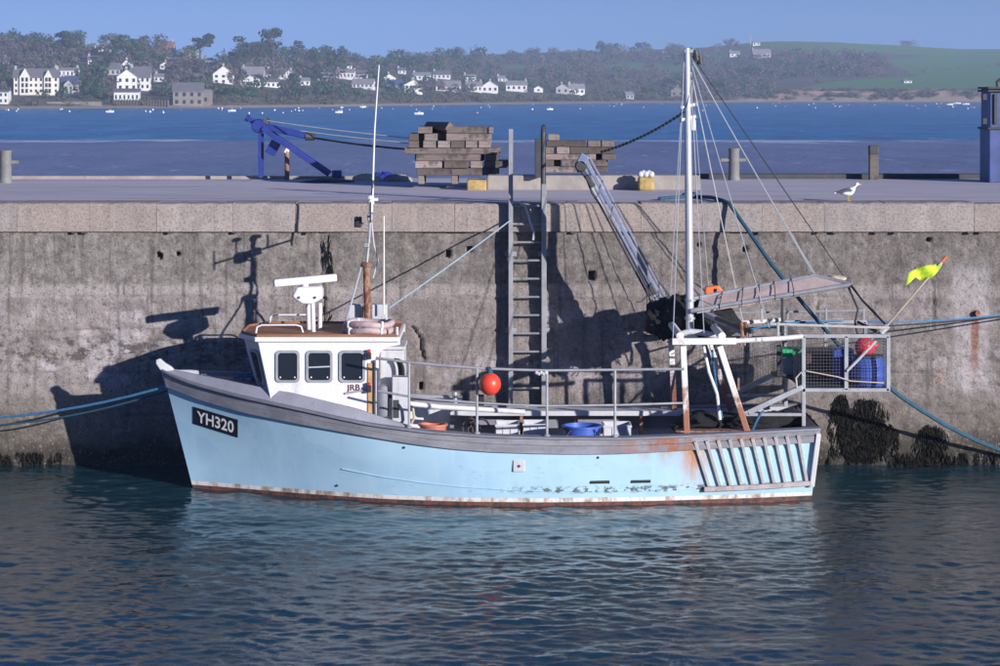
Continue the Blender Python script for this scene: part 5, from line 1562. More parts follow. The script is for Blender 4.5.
# tray support lines and dan flag
MB().tube([W(850, 284, 38.2), W(862, 300, 37.9), W(887, 326, 37.2)], 0.018, 6).build('tray_guy', M['dark'], tray)
MB().tube([W(848, 286, 38.4), W(858, 309, 38.2), W(855, 322, 38.2), W(858, 338, 38.2)], 0.018, 6).build('tray_guy', M['dark'], tray)
MB().tube([W(858, 322, 38.2), W(878, 332, 37.4)], 0.025, 6).build('tray_guy', M['dark'], tray)
p0, p1 = W(884, 329, 37.1), W(946, 257, 37.1)
o = thing('dan_flag', 'fluorescent yellow pennant on a bleached cane at the stern', 'flag', p0)
MB().tube([p0 - Vector((0.25, -0.2, 0.25)), p0, p1], 0.017, 7).build('cane', M['bamboo'], o, smooth=True)
MB().tube([p1 - (p1 - p0) * 0.06, p1 + (p1 - p0) * 0.01], 0.024, 7).build('cane_tip', M['orange2'], o)
fl = [(944, 261), (939, 277), (925, 281.5), (917, 277.5), (904, 287), (909, 272), (922, 268)]
rows = []
n = 10
for i in range(n + 1):
    s_ = i / n
    top_ = W(944 - 35 * s_, 261 + 10 * s_ + 1.2 * math.sin(s_ * 8), 37.08)
    bot_ = W(interp(s_, [(0, 943), (0.4, 932), (0.6, 921), (0.8, 915), (1, 904)]), interp(s_, [(0, 263), (0.4, 278), (0.6, 281), (0.8, 277), (1, 287)]), 37.08)
    rows.append([top_.lerp(bot_, k / 4) + Vector((0, 0.06 * math.sin(s_ * 9 + k * 0.7), 0)) for k in range(5)])
b = MB().grid(rows); ob = b.build('pennant', M['flag'], o, smooth=True)
md = ob.modifiers.new('thick', 'SOLIDIFY'); md.thickness = 0.004
MB().tube([p0 + Vector((-0.05, 0, -0.06)), p0 + Vector((0.06, 0, 0.05))], 0.05, 6).build('lashing', M['rope_pale'], o)

# ---------------- mooring lines
def rope(name, pts, r, mt, label, s=None):
    tag(MB().tube(pts, r, 6).build(name, M[mt], origin=pts[0], smooth=True), label, 'rope')
rope('bow_line', sag(Vector((-4.75, YC - 0.2, z0(0.05) + 0.12)), W(-120, 417, 40.35), 0.28), 0.022, 'rope_blue', 'blue bow line running left from the bow along the wall')
rope('bow_line', sag(Vector((-4.72, YC + 0.2, z0(0.05) + 0.05)), W(-120, 424, 40.4), 0.33), 0.016, 'rope_dblue', 'dark rope added to stand for the shadow of the blue bow line')  # dark rope added where the bow line only casts its shadow
rope('stern_line', [W(884, 383, 38.9), W(900, 396, 39.2), W(920, 409.5, 39.5), W(945, 425, 39.8), W(975, 440, 40.1), W(1010, 454, 40.3), W(1080, 478, 40.4)], 0.034, 'rope_dblue', 'thick teal stern line sloping right from the cage to the wall')
rope('quay_line', [Vector((W(660, 0, YW + 0.8).x, YW + 1.0, ZQ + 0.03)), W(692, 196.3, 42.6), W(712, 197.5, 41.6), Vector((W(724, 0, YW).x, YW + 0.1, ZQ + 0.035)), W(729, 203, YW - 0.1), W(738, 216, 40.2), W(770, 262, 39.6), W(800, 300, 39.1), W(830, 335, 38.7), W(845, 352, 38.5)], 0.034, 'rope_dblue', 'thick dark rope dropping from the quay top to the stern cage')
cb = [W(690 + 3 * math.cos(t) - 5 + t * 0.5, 196 + 1.0 * math.sin(t), 42.6 - 0.3 * math.sin(t)) for t in np.linspace(0, 18, 40)]
for p in cb: p.z = ZQ + 0.05
rope('rope_coil', cb, 0.035, 'rope_dblue', 'small dark rope coil on the quay above the derrick')
rope('breast_line', sag(W(389, 308, YC + 0.2), Vector(((xl0 + xl1) / 2, LD - 0.02, W(0, 220, LD).z)), 0.02), 0.013, 'rope_pblue', 'pale blue line from the wheelhouse roof up to the ladder')
rope('stern_line', sag(W(887, 326, 37.2), W(1060, 309, 40.4), 0.03), 0.013, 'rope_dark', 'thin dark line from the cage top running right to the wall')
rope('stern_line', sag(W(889, 322, KF), W(1060, 306, 40.4), 0.06), 0.014, 'rope_blue', 'thin pale blue line from the cage top running right')

# ------------------------------------------------------------------ seaweed on the wall
def weed(px0, px1, yt, yb, n, label, seed, even=False):
    rr = random.Random(seed)
    c = W((px0 + px1) / 2, yb, YW)
    b = MB()
    for i in range(n):
        x = px0 + (px1 - px0) * min(1.15, max(-0.15, rr.gauss(0.5, 0.27))); f = rr.random()
        if even: x = px0 + (px1 - px0) * rr.random()
        ytop = yt + (yb - yt) * (f ** 1.3) * 0.8 + 6 * abs((x - (px0 + px1) / 2) / (px1 - px0)) ** 2 * 4 * (0 if even else 1)
        p = W(x, ytop, YW - 0.03); L = rr.uniform(0.06, 0.22)
        if float(fbm(np.array(x * 0.22 + seed * 9), np.array(ytop * 0.10 + 50), 3, seed)) < 0.44 + 0.16 * rr.random() - 0.10 * f: continue
        w = rr.uniform(0.005, 0.014); a = rr.uniform(-0.04, 0.04); o_ = rr.uniform(0.005, 0.05)
        q_ = [p, p + Vector((a * 0.5, -o_ * 0.7, -L * 0.4)), p + Vector((a, -o_, -L * 0.75)), p + Vector((a * 1.5, -o_ * 0.6, -L))]
        rows = [[v + Vector((-w * k, 0, 0)), v + Vector((w * k, rr.uniform(-0.02, 0.02), 0))] for v, k in zip(q_, (0.5, 1, 0.8, 0.3))]
        b.grid(rows)
    o = b.build('seaweed', M['weed'], origin=c, fix=False)
    return tag(o, label, 'seaweed', kind='stuff')
weed(853, 892, 418, 462, 2600, 'dense dark seaweed mat on the wall right of the stern', 1)
weed(832, 854, 394, 462, 1300, 'ragged dark seaweed strip beside the boat stern', 2)
weed(846, 886, 398, 424, 300, 'sparse seaweed tufts above the dense mat', 3)
weed(920, 944, 424, 454, 420, 'thin dark seaweed patch under the teal stern line', 4)
weed(-20, 14, 452, 476, 900, 'dark seaweed clump at the left photo edge', 5)
weed(327, 331, 234, 262, 40, 'dark weed growing in the wall crack, upper tuft', 6)
weed(330, 333, 262, 332, 60, 'dark weed trailing down the wall crack', 7)

weed(10, 62, 452, 470, 420, 'thin dark weed fringe at the waterline left of the bow', 11, True)
weed(892, 1060, 452, 468, 1100, 'thin dark weed fringe at the waterline right of the stern', 12, True)

# ------------------------------------------------------------------ gull
gp = W(848, 193, 41.2); gp.z = ZQ + 0.004
gull = thing('gull', 'white and grey gull standing on the quay edge facing right', 'gull', gp)
t = NT('white_feathers'); M['feather'] = t.set((0.80, 0.80, 0.80), 0.8)
M['feather_grey'] = paint('grey_wing_feathers', (0.11, 0.12, 0.15), 0.8, 0.2, 12, 0, 0, bump=0.1)
M['beak'] = paint('yellow_beak', (0.65, 0.42, 0.05), 0.5, 0.1, 12, 0, 0, bump=0)
g0 = gp + Vector((0, 0, 0))
def ringloft(spec, n=14):
    b = MB(); rows = []
    for x, z, ry, rz in spec:
        rows.append([g0 + Vector((x, ry * math.cos(2 * math.pi * k / n), z + rz * math.sin(2 * math.pi * k / n))) for k in range(n)] )
    rows = [r + [r[0]] for r in rows]
    return b.grid(rows)
gull.scale = (1.1, 1.1, 1.1)
body = [(-0.15, 0.135, 0.004, 0.004), (-0.12, 0.135, 0.035, 0.026), (-0.06, 0.135, 0.062, 0.05), (0.0, 0.14, 0.072, 0.064), (0.06, 0.155, 0.066, 0.066), (0.095, 0.185, 0.05, 0.056), (0.112, 0.215, 0.036, 0.04), (0.118, 0.238, 0.034, 0.034), (0.128, 0.256, 0.036, 0.033), (0.15, 0.266, 0.03, 0.027), (0.168, 0.264, 0.014, 0.014), (0.172, 0.263, 0.003, 0.003)]
ringloft(body).build('body', M['feather'], gull, smooth=True)
ringloft([(0.165, 0.262, 0.009, 0.010), (0.195, 0.259, 0.007, 0.009), (0.212, 0.252, 0.002, 0.003)], 8).build('beak', M['beak'], gull, smooth=True)
for s_ in (-1, 1):
    rows = []
    for x, zc, hz in ((0.065, 0.165, 0.02), (0.02, 0.158, 0.052), (-0.06, 0.148, 0.046), (-0.14, 0.138, 0.026), (-0.225, 0.128, 0.006)):
        w_ = 0.076 - 0.05 * max(0, -x / 0.225) - (0.006 if x > 0.05 else 0)
        rows.append([g0 + Vector((x, s_ * (w_ * math.cos(a)), zc + hz * math.sin(a))) for a in np.linspace(-0.9, 1.35, 7)])
    MB().grid(rows).build('wing', M['feather_grey'], gull, smooth=True)
    MB().tube([g0 + Vector((0.01, s_ * 0.025, 0.09)), g0 + Vector((0.0, s_ * 0.025, 0.045)), g0 + Vector((0.005, s_ * 0.025, 0.008))], 0.006, 6).build('leg', M['beak'], gull)
    MB().prism([g0 + Vector((-0.005, s_ * 0.025 - 0.006, 0.001)), g0 + Vector((0.045, s_ * 0.025 - 0.022, 0.001)), g0 + Vector((0.045, s_ * 0.025 + 0.022, 0.001)), g0 + Vector((-0.005, s_ * 0.025 + 0.006, 0.001))], (0, 0, 0.006)).build('foot', M['beak'], gull)
    MB().ball(g0 + Vector((0.145, s_ * 0.03, 0.270)), 0.006, 8, 6).build('eye', M['black'], gull)
MB().prism([g0 + Vector(v) for v in ((-0.13, -0.025, 0.13), (-0.22, -0.035, 0.12), (-0.22, 0.035, 0.12), (-0.13, 0.025, 0.13))], (0, 0, 0.012)).build('tail', M['feather'], gull)

# ------------------------------------------------------------------ far shore
SHORE_D = [(-300, 860), (0, 900), (220, 930), (330, 1010), (480, 1180), (640, 1350), (760, 1420), (1000, 1400), (1300, 1400)]
RIDGE_D = [(-300, 1250), (0, 1290), (200, 1330), (330, 1500), (420, 1800), (500, 2050), (640, 2250), (800, 2300), (1000, 2400), (1300, 2500)]
SKYL = [(-300, 60), (-100, 55), (0, 52), (60, 50), (120, 54), (200, 60), (300, 65), (340, 60), (420, 56.5), (480, 54.5), (560, 52), (640, 51), (700, 48), (740, 44), (770, 41.5), (800, 41), (840, 42), (880, 44.5), (920, 47), (960, 49.5), (1000, 49.5), (1100, 50), (1300, 54)]
shore = lambda px: interp(px, SHORE_D)
ridge = lambda px: interp(px, RIDGE_D)
skyl = lambda px: interp(px, SKYL)
def ybank(px):   # photo row of the bank top
    return interp(px, [(-300, 101), (300, 101.5), (480, 99), (640, 97.5), (740, 95), (800, 91.5), (990, 91), (1300, 92)])
def zof(py, d): return HC - (py - HY) * d / F
def terr(px, s):
    """terrain height at photo column px, s in 0..1 from shore to ridge"""
    ds, dr = shore(px), ridge(px); d = ds + (dr - ds) * s
    cliff = interp(px, [(700, 0), (760, 1), (2000, 1)])
    b0 = 0.06 - 0.035 * cliff
    if s < 0.02: z = -0.3 + 1.2 * s / 0.02
    elif s < b0: z = 0.9 + (zof(ybank(px), d) - 0.9) * ((s - 0.02) / (b0 - 0.02)) ** 0.8
    else:
        q_ = (s - b0) / (1 - b0)
        y = ybank(px) + (skyl(px) - ybank(px)) * q_ ** 0.72
        z = zof(y, d)
    return d, z
def ground_at(px, py):
    """depth of the terrain seen at this pixel"""
    lo, hi = 0.0, 1.0
    for _ in range(30):
        m = (lo + hi) / 2; d, z = terr(px, m)
        if HY + (HC - z) * F / d > py: lo = m
        else: hi = m
    d, z = terr(px, lo)
    return Vector(((px - 500) * d / F, d, z)), d

pxs = np.linspace(-320, 1320, 206)
ss = np.concatenate([np.linspace(0, 0.08, 14), np.linspace(0.1, 1.0, 46), np.array([1.06, 1.15, 1.3])])
TX = np.zeros((len(ss), len(pxs))); TY = TX.copy(); TZ = TX.copy()
for j, px in enumerate(pxs):
    for i, s_ in enumerate(ss):
        if s_ <= 1: d, z = terr(px, s_)
        else:
            d, z = terr(px, 1.0); d += (s_ - 1) * 800; z -= (s_ - 1) * 60
        TX[i, j] = (px - 500) * d / F; TY[i, j] = d; TZ[i, j] = z
TZ += (fbm(TX * 0.02, TY * 0.02, 3, 77) - 0.5) * np.clip((ss[:, None] - 0.06) * 20, 0, 1) * 1.6
# land cover: 0 beach, 1 rough scrub, 2 pasture, 3 cliff rock
cov = np.zeros((len(ss), len(pxs), 4), dtype=np.float32); cov[..., 3] = 1
fields = [((720, 43.5), (760, 39), (830, 39), (900, 43.5), (1010, 47), (1300, 48), (1300, 58), (1000, 62), (960, 57), (870, 52.5), (800, 52)),
          ((800, 89), (825, 83), (860, 79), (930, 76), (1000, 66), (1300, 66), (1300, 90), (1000, 89.5)),
          ((880, 60), (940, 55), (1000, 55), (1300, 56), (1300, 76), (920, 77)),
          ((600, 66), (640, 63), (700, 66), (690, 71), (640, 71)),
          ((500, 66), (545, 64), (560, 68), (520, 70)),
          ((690, 56), (720, 54), (740, 57), (700, 59)),
          ((860, 40), (1000, 47), (1000, 50), (860, 46))]
def inside(px, py, poly):
    r = False; n = len(poly)
    for i in range(n):
        x1, y1 = poly[i]; x2, y2 = poly[(i + 1) % n]
        if (y1 > py) != (y2 > py) and px < (x2 - x1) * (py - y1) / (y2 - y1) + x1: r = not r
    return r
for i, s_ in enumerate(ss):
    for j, px in enumerate(pxs):
        py = HY + (HC - TZ[i, j]) * F / TY[i, j]
        g = 1.0 if any(inside(px, py, f_) for f_ in fields) else 0.0
        beach = 1.0 if s_ < 0.022 else 0.0
        cl = 1.0 if (px > 740 and 0.012 < s_ < 0.045) else 0.0
        cov[i, j, 0] = g; cov[i, j, 1] = beach; cov[i, j, 2] = cl
def mk_land():
    t = NT('far_hillside')
    at = t.n('ShaderNodeAttribute', attribute_name='cover')
    sp = t.n('ShaderNodeSeparateColor'); t.l(at.outputs['Color'], sp.inputs[0])
    n = t.noise(0.03, 5, 0.65)
    n2 = t.noise(0.12, 4, 0.6)
    c = t.mix(t.mapr(n, 0.35, 0.65), (0.17, 0.14, 0.115), (0.12, 0.14, 0.065))
    c = t.mix(t.mapr(n2, 0.45, 0.7, 0, 0.6), c, (0.16, 0.12, 0.11))
    g = t.mix(n, (0.10, 0.23, 0.055), (0.14, 0.27, 0.07))
    c = t.mix(t.mapr(sp.outputs[0], 0.35, 0.65), c, g)
    c = t.mix(t.mapr(sp.outputs[2], 0.3, 0.6), c, t.mix(t.mapr(t.noise(0.10, 5, 0.7), 0.4, 0.62), (0.075, 0.07, 0.05), (0.42, 0.27, 0.18)))
    c = t.mix(t.mapr(sp.outputs[1], 0.3, 0.7), c, t.mix(n2, (0.40, 0.30, 0.22), (0.25, 0.20, 0.16)))
    t.set(c, 0.95, spec=0.1)
    return t.m
M['land'] = mk_land()
hill = grid_mesh('hillside', TX, TY, TZ, M['land'])
ca = hill.data.color_attributes.new('cover', 'FLOAT_COLOR', 'POINT')
ca.data.foreach_set('color', cov.reshape(-1))
tag(hill, kind='structure')

# ---- vegetation
def mk_leaf(name, a, b_, sc=0.35, rnd=0.4):
    t = NT(name)
    n = t.noise(sc, 3, 0.6)
    c = t.mix(t.mapr(n, 0.35, 0.65), a, b_)
    c = t.mix(t.math('MULTIPLY', t.rnd(), rnd), c, mul(b_, 0.55))
    t.set(c, 0.8, spec=0.2)
    return t.m
M['leaf_ever'] = mk_leaf('evergreen_leaves', (0.030, 0.060, 0.028), (0.060, 0.105, 0.045))
M['leaf_pine'] = mk_leaf('pine_needles', (0.030, 0.046, 0.032), (0.052, 0.072, 0.045))
M['leaf_bare'] = mk_leaf('bare_winter_twigs', (0.105, 0.088, 0.078), (0.165, 0.130, 0.110))
M['leaf_scrub'] = mk_leaf('scrub_leaves', (0.085, 0.085, 0.045), (0.13, 0.115, 0.065))
M['bark'] = paint('tree_bark', (0.10, 0.075, 0.06), 0.9, 0.3, 1.5, 0.2, 0, bump=0.3)

def crown_mesh(kind, seed):
    """crown about 1 unit tall/wide on a trunk starting at z=0"""
    r = random.Random(seed); b = MB()
    lobes = []
    if kind == 'pine':
        for k in range(9): 
            z = r.uniform(0.5, 0.95); lobes.append((Vector((r.uniform(-0.3, 0.3) * (1.35 - z), r.uniform(-0.3, 0.3), z)), r.uniform(0.13, 0.2), 0.55))
    elif kind == 'shrub':
        for k in range(9): lobes.append((Vector((r.uniform(-0.5, 0.5), r.uniform(-0.4, 0.4), r.uniform(0.12, 0.5))), r.uniform(0.2, 0.32), 0.8))
    else:
        for k in range(12):
            a = r.uniform(0, 6.28); z = r.uniform(0.28, 0.85); q_ = 0.36 * math.sqrt(max(0.05, 1 - ((z - 0.52) / 0.42) ** 2))
            lobes.append((Vector((math.cos(a) * q_, math.sin(a) * q_, z)), r.uniform(0.13, 0.22), 0.85))
        lobes.append((Vector((0, 0, 0.6)), 0.27, 1))
    nleaf = {'bare': 52, 'pine': 60}.get(kind, 58)
    for c, rad, sq in lobes:
        for i in range(nleaf):
            v = Vector((r.gauss(0, 1), r.gauss(0, 1), r.gauss(0, 1))).normalized() * rad * r.uniform(0.55, 1.08)
            p = c + Vector((v.x, v.y, v.z * sq))
            n_ = (v.normalized() + Vector((r.uniform(-1, 1), r.uniform(-1, 1), r.uniform(-1, 1))) * 0.8).normalized()
            x = n_.orthogonal().normalized(); y = n_.cross(x); a = r.uniform(0, 6.28)
            x, y = x * math.cos(a) + y * math.sin(a), y * math.cos(a) - x * math.sin(a)
            if kind == 'bare': sx_, sy_ = r.uniform(0.012, 0.024), r.uniform(0.06, 0.11)
            else: sx_, sy_ = r.uniform(0.025, 0.05), r.uniform(0.03, 0.055)
            b.add([p - x * sx_, p - y * sy_ * 0.6 + x * sx_ * 0.3, p + x * sx_, p + y * sy_], [(0, 1, 2, 3)])
    return b
def trunk_mesh(kind, seed):
    r = random.Random(seed + 99); b = MB()
    if kind == 'shrub':
        for k in range(3): b.tube([(0, 0, -0.05), (r.uniform(-0.2, 0.2), r.uniform(-0.2, 0.2), 0.3)], [0.03, 0.01], 5)
        return b
    top = Vector((r.uniform(-0.05, 0.05), r.uniform(-0.05, 0.05), 0.8))
    b.tube([(0, 0, -0.08), (0.01, 0, 0.25), top], [0.04, 0.03, 0.008], 6)
    for k in range(7):
        z = r.uniform(0.22, 0.6); a = r.uniform(0, 6.28); q_ = r.uniform(0.2, 0.34)
        b.tube([(0.01, 0, z), (math.cos(a) * q_ * 0.5, math.sin(a) * q_ * 0.5, z + 0.1), (math.cos(a) * q_, math.sin(a) * q_, z + 0.24)], [0.018, 0.012, 0.005], 4)
    return b
PROTO = {}
for kind, mt in (('ever', 'leaf_ever'), ('pine', 'leaf_pine'), ('bare', 'leaf_bare'), ('shrub', 'leaf_scrub')):
    for v in range(4):
        a = crown_mesh(kind, 10 * v + len(kind)).build('crown', M[mt], fix=False)
        c_ = trunk_mesh(kind, 10 * v + len(kind)).build('trunk', M['bark'], fix=False)
        PROTO[kind, v] = (a.data, c_.data)
        bpy.data.objects.remove(a); bpy.data.objects.remove(c_)
NAMES = {'ever': 'evergreen_tree', 'pine': 'pine_tree', 'bare': 'bare_tree', 'shrub': 'shrub'}
CNT = {}
def tree(kind, px, py, h_px, w_px, label, group):
    """py = row of the foot"""
    p, d = ground_at(px, py)
    v = random.randrange(4)
    o = bpy.data.objects.new(NAMES[kind], None); o.location = p - Vector((0, 0, 0.5)); o.empty_display_size = 1
    COL.objects.link(o)
    hm, wm = h_px * d / F * 1.06, w_px * d / F * 1.12
    o.scale = (wm, wm, hm); o.rotation_euler = (0, 0, random.uniform(0, 6.28))
    for nm, me in zip(('crown', 'trunk'), PROTO[kind, v]):
        link(bpy.data.objects.new(nm, me), o)
    CNT[kind] = CNT.get(kind, 0) + 1
    return tag(o, label, 'shrub' if kind == 'shrub' else 'tree', group)

rt = random.Random(21)
# hand-placed trees that stand out in the photograph
for k, px, py, h_, w_, lab in (
    ('ever', 92, 92, 34, 31, 'large round grey-green tree right of the cream hotel'),
    ('pine', 272, 72, 42, 40, 'tall spreading pine highest on the left skyline'),
    ('pine', 250, 72, 34, 34, 'broad pine just left of the highest skyline pine'),
    ('ever', 316, 76, 30, 17, 'upright dark tree left of the twin right of the tall pine'),
    ('ever', 336, 76, 31, 22, 'dark tree right of the upright dark tree on the skyline'),
    ('ever', 128, 66, 33, 36, 'broad dark tree on the skyline above the white gabled house'),
    ('pine', 66, 62, 30, 34, 'dark pine on the skyline above the cream hotel'),
    ('ever', 602, 55, 15, 13, 'dark tree left of the pair crowning the middle hill'),
    ('ever', 614, 55, 13, 12, 'dark tree right of the pair crowning the middle hill'),
    ('shrub', 908, 46.5, 10, 12, 'lone round dark tree on the green right hilltop'),
    ('pine', 456, 66, 16, 14, 'dark pine standing alone above the middle cottages'),
    ('ever', 415, 70, 18, 20, 'dark tree above the middle cottages left of the lone pine'),
    ('ever', 30, 50, 20, 26, 'dark tree on the skyline at the far left'),
    ('pine', 200, 62, 28, 32, 'dark spreading pine on the skyline between two roofs'),
    ('ever', 8, 52, 24, 24, 'dark skyline tree touching the left photo edge'),
    ('bare', 155, 62, 30, 30, 'pinkish bare tree beside the broad dark skyline tree')):
    tree(k, px, py, h_, w_, lab, 'trees picked out on the far shore')
TL = {'ever': 'grey-green evergreen among the wooded slope at left', 'bare': 'brown leafless tree among the wooded slope at left', 'pine': 'dark pine among the wooded slope at left', 'shrub': 'low scrubby bush along the far left bank'}
HL = [
 ('boat_club', 'white flat fronted building at the left photo edge by the beach', -6, 8, 90, 92, 104, 'hw', 'slate', False, 2, 3, 0),
 ('terrace', 'long low white terrace behind the cream hotel', 54, 78, 68, 70.5, 77, 'hw', 'slate_pale', False, 1, 6, 2),
 ('house', 'house with a blue slate roof right of the cream hotel', 61, 77, 76, 84, 92, 'hg', 'slate_blue', False, 1, 3, 1),
 ('house', 'small blue gabled house in front of the blue slate roof', 64, 73, 80, 84.5, 93, 'hg', 'slate_blue', True, 1, 2, 0),
 ('house', 'leftmost small white house high in the left wood', 87, 94, 39.5, 44, 48, 'hw', 'slate', False, 1, 2, 1),
 ('house', 'middle small white house high in the left wood', 96, 102, 41.5, 45, 49, 'hw', 'slate', False, 1, 2, 1),
 ('house', 'rightmost small white house high in the left wood', 103, 110, 42, 45, 49, 'hw', 'slate', False, 1, 2, 1),
 ('house', 'white cottage above the hotel roof, left of its neighbour', 79, 87, 54, 57, 61, 'hw', 'slate_pale', False, 1, 2, 1),
 ('house', 'white cottage above the hotel roof, right of its neighbour', 88, 98, 56, 60, 65, 'hw', 'slate', False, 1, 3, 1),
 ('house', 'white gable among slate roofs above the seafront villa', 121, 132, 60, 65, 71, 'hw', 'slate', True, 1, 2, 1),
 ('house', 'grey roofed long house left of the white gable', 101, 120, 63, 69, 76, 'hg', 'slate', False, 1, 4, 1),
 ('villa', 'white seafront villa with grey hipped roofs above the stone pier', 117, 137, 69.5, 77, 91, 'hw', 'slate_pale', True, 2, 3, 1),
 ('villa', 'grey roofed wing beside the white seafront villa', 130, 150, 67, 77, 90, 'hw', 'slate', False, 2, 4, 1),
 ('house', 'white arcaded pavilion standing on the sea wall', 114, 139, 89, 92, 103, 'hw', 'slate', False, 1, 6, 0),
 ('house', 'brown roofed house on the left skyline', 157, 173, 39, 47, 55, 'hg', 'tile_red', False, 1, 4, 2),
 ('house', 'grey roofed house right of the brown roof on the skyline', 180, 200, 42, 50, 56, 'hg', 'slate_pale', True, 1, 2, 1),
 ('boathouse', 'square stone boathouse with a slate roof at the waterside', 173, 203, 83, 91, 106, 'hs', 'slate', False, 2, 4, 0),
 ('house', 'stone annexe on the right of the waterside boathouse', 196, 209, 90, 94, 106, 'hs', 'slate_pale', False, 1, 2, 0),
 ('house', 'white gabled house above the stone boathouse', 213, 234, 66, 74, 84, 'hw', 'slate_pale', True, 2, 3, 1),
 ('house', 'broad grey roofed house right of the white gabled house', 241, 263, 67, 74, 79, 'hg', 'slate_pale', False, 1, 5, 1),
 ('bungalow', 'white bungalow below the broad grey roof', 240, 262, 76, 80, 87, 'hw', 'slate_pale', True, 1, 3, 0),
 ('bungalow', 'white bungalow right of the first, below the tall pine', 262, 280, 79, 82, 88, 'hw', 'slate', False, 1, 4, 1),
 ('house', 'grey roofed house under the tall skyline pine', 266, 285, 69, 74, 79, 'hw', 'slate', False, 1, 4, 1),
 ('house', 'small white gable right of the grey roof under the pine', 285, 293, 70, 74, 80, 'hw', 'slate_pale', True, 1, 1, 1),
 ('house', 'pale cottage left of the long white house', 318, 332, 73, 76.5, 81, 'hg', 'slate_pale', False, 1, 3, 1),
 ('house', 'long white house on the slope left of the aerial', 336, 354, 69.5, 72.5, 79, 'hw', 'slate_pale', False, 1, 5, 1),
 ('house', 'white end house adjoining the long white house', 354, 368, 70.5, 74, 79, 'hw', 'slate', False, 1, 3, 1),
 ('house', 'grey roofed house near the beach left of the aerial', 352, 373, 79, 84, 88, 'hw', 'slate_pale', False, 1, 5, 1),
 ('house', 'white house directly right of the whip aerial', 383, 396, 74, 78, 84, 'hw', 'slate', True, 1, 2, 1),
 ('house', 'dark slate house between two white ones near the aerial', 386, 403, 80, 85, 89, 'hg', 'slate_blue', False, 1, 3, 1),
 ('house', 'white gabled house nearest the beach right of the aerial', 404, 423, 80, 85, 93, 'hw', 'slate_pale', True, 2, 3, 1),
 ('house', 'white house behind the beach gable', 413, 431, 72.5, 75.5, 80, 'hw', 'slate_pale', False, 1, 4, 1),
 ('house', 'pale house on the slope above the larger timber stack', 433, 450, 71, 74.5, 79, 'hw', 'slate', False, 1, 4, 1),
 ('house', 'long grey roofed house above the larger timber stack', 436, 461, 81, 86, 92, 'hw', 'slate_pale', False, 1, 5, 1),
 ('house', 'small white house right of the pale slope house', 464, 476, 74.5, 77, 81, 'hw', 'slate_pale', False, 1, 3, 1),
 ('terrace', 'row of white and grey houses behind the ladder top, upper', 466, 482, 82, 86, 92, 'hw', 'slate_pale', False, 1, 4, 2),
 ('terrace', 'white gabled house ending the row left of the ladder', 482, 498, 81, 86, 93, 'hw', 'slate_pale', True, 1, 3, 1),
 ('house', 'white house in the trees right of the ladder top', 506, 527, 81, 85, 91, 'hw', 'slate_pale', False, 1, 4, 2),
 ('house', 'grey house low on the middle slope', 556, 569, 84, 88, 94, 'hg', 'slate_pale', True, 1, 2, 1),
 ('house', 'pale house beside the grey one on the middle slope', 569, 585, 84, 88.5, 95, 'hw', 'slate_pale', False, 1, 3, 1),
 ('cottage', 'tiny pale cottage by the middle beach', 626, 634, 92, 95, 99, 'hg', 'slate_pale', False, 1, 2, 0),
 ('cottage', 'tan gabled cottage behind the top half of the mast', 671, 684, 87, 91, 97, 'hs', 'slate_pale', True, 1, 2, 1),
 ('cottage', 'small white farmhouse high left of the masthead', 663, 672, 52.5, 55.5, 59, 'hw', 'slate', False, 1, 2, 1),
 ('cottage', 'small white farmhouse high right of the masthead', 730, 740, 51, 53.5, 57, 'hw', 'slate_pale', False, 1, 2, 1),
 ('farmhouse', 'pale farm buildings below the right hilltop', 753, 771, 49, 53, 58, 'hg', 'slate_pale', False, 1, 4, 1),
 ('cottage', 'small white cottage on the right hill skyline', 753, 760, 40.5, 42.5, 45.5, 'hw', 'slate_pale', False, 1, 2, 0),
 ('cottage', 'tiny white cottage at the left edge halfway up the wood', 3, 10, 58, 60.5, 64, 'hw', 'slate', False, 1, 2, 1),
 ('cottage', 'tiny pale roofed cottage above the first wooded gap', 108, 115, 52, 54.5, 58, 'hg', 'slate_pale', False, 1, 2, 1),
 ('cottage', 'white cottage between the villa and the stone boathouse', 154, 163, 74, 77, 82, 'hw', 'slate_pale', False, 1, 2, 1),
 ('cottage', 'white cottage just right of the villa wing roof', 160, 170, 62, 65, 69, 'hw', 'slate', True, 1, 2, 1),
 ('cottage', 'pale cottage high behind the white gabled house', 205, 213, 58, 61, 65, 'hg', 'slate', False, 1, 2, 1),
 ('cottage', 'small white cottage right of the twin dark trees', 344, 352, 63, 65.5, 69, 'hw', 'slate', False, 1, 2, 1),
 ('cottage', 'small white cottage low in the bank left of the long house', 300, 310, 78, 81, 85, 'hw', 'slate_pale', False, 1, 2, 1),
 ('cottage', 'small white cottage above the house right of the aerial', 398, 406, 68, 70.5, 74, 'hw', 'slate', False, 1, 2, 1),
 ('cottage', 'small white cottage above the ladder left stile', 498, 506, 76, 78.5, 82, 'hw', 'slate_pale', False, 1, 2, 1),
 ('cottage', 'small pale cottage right of the white house by the ladder', 534, 543, 86, 88.5, 92, 'hw', 'slate_pale', True, 1, 1, 0),
 ('barn', 'tiny pale barn in the lower green field', 904, 912, 80, 81, 83, 'hw', 'slate_pale', False, 1, 2, 0),
]
HOUSES = [(14, 58, 77, 94)] + [(a[2], a[3], a[4], a[6]) for a in HL]
def blocks(px, py, h_, w_, r):
    for x0, x1, yt, yb in HOUSES:
        if py > yb - 2 and py - h_ < yb - 1.5 and px + w_ * 0.42 > x0 and px - w_ * 0.42 < x1: return r.random() < (0.6 if py < 64 else 0.9)
    return False
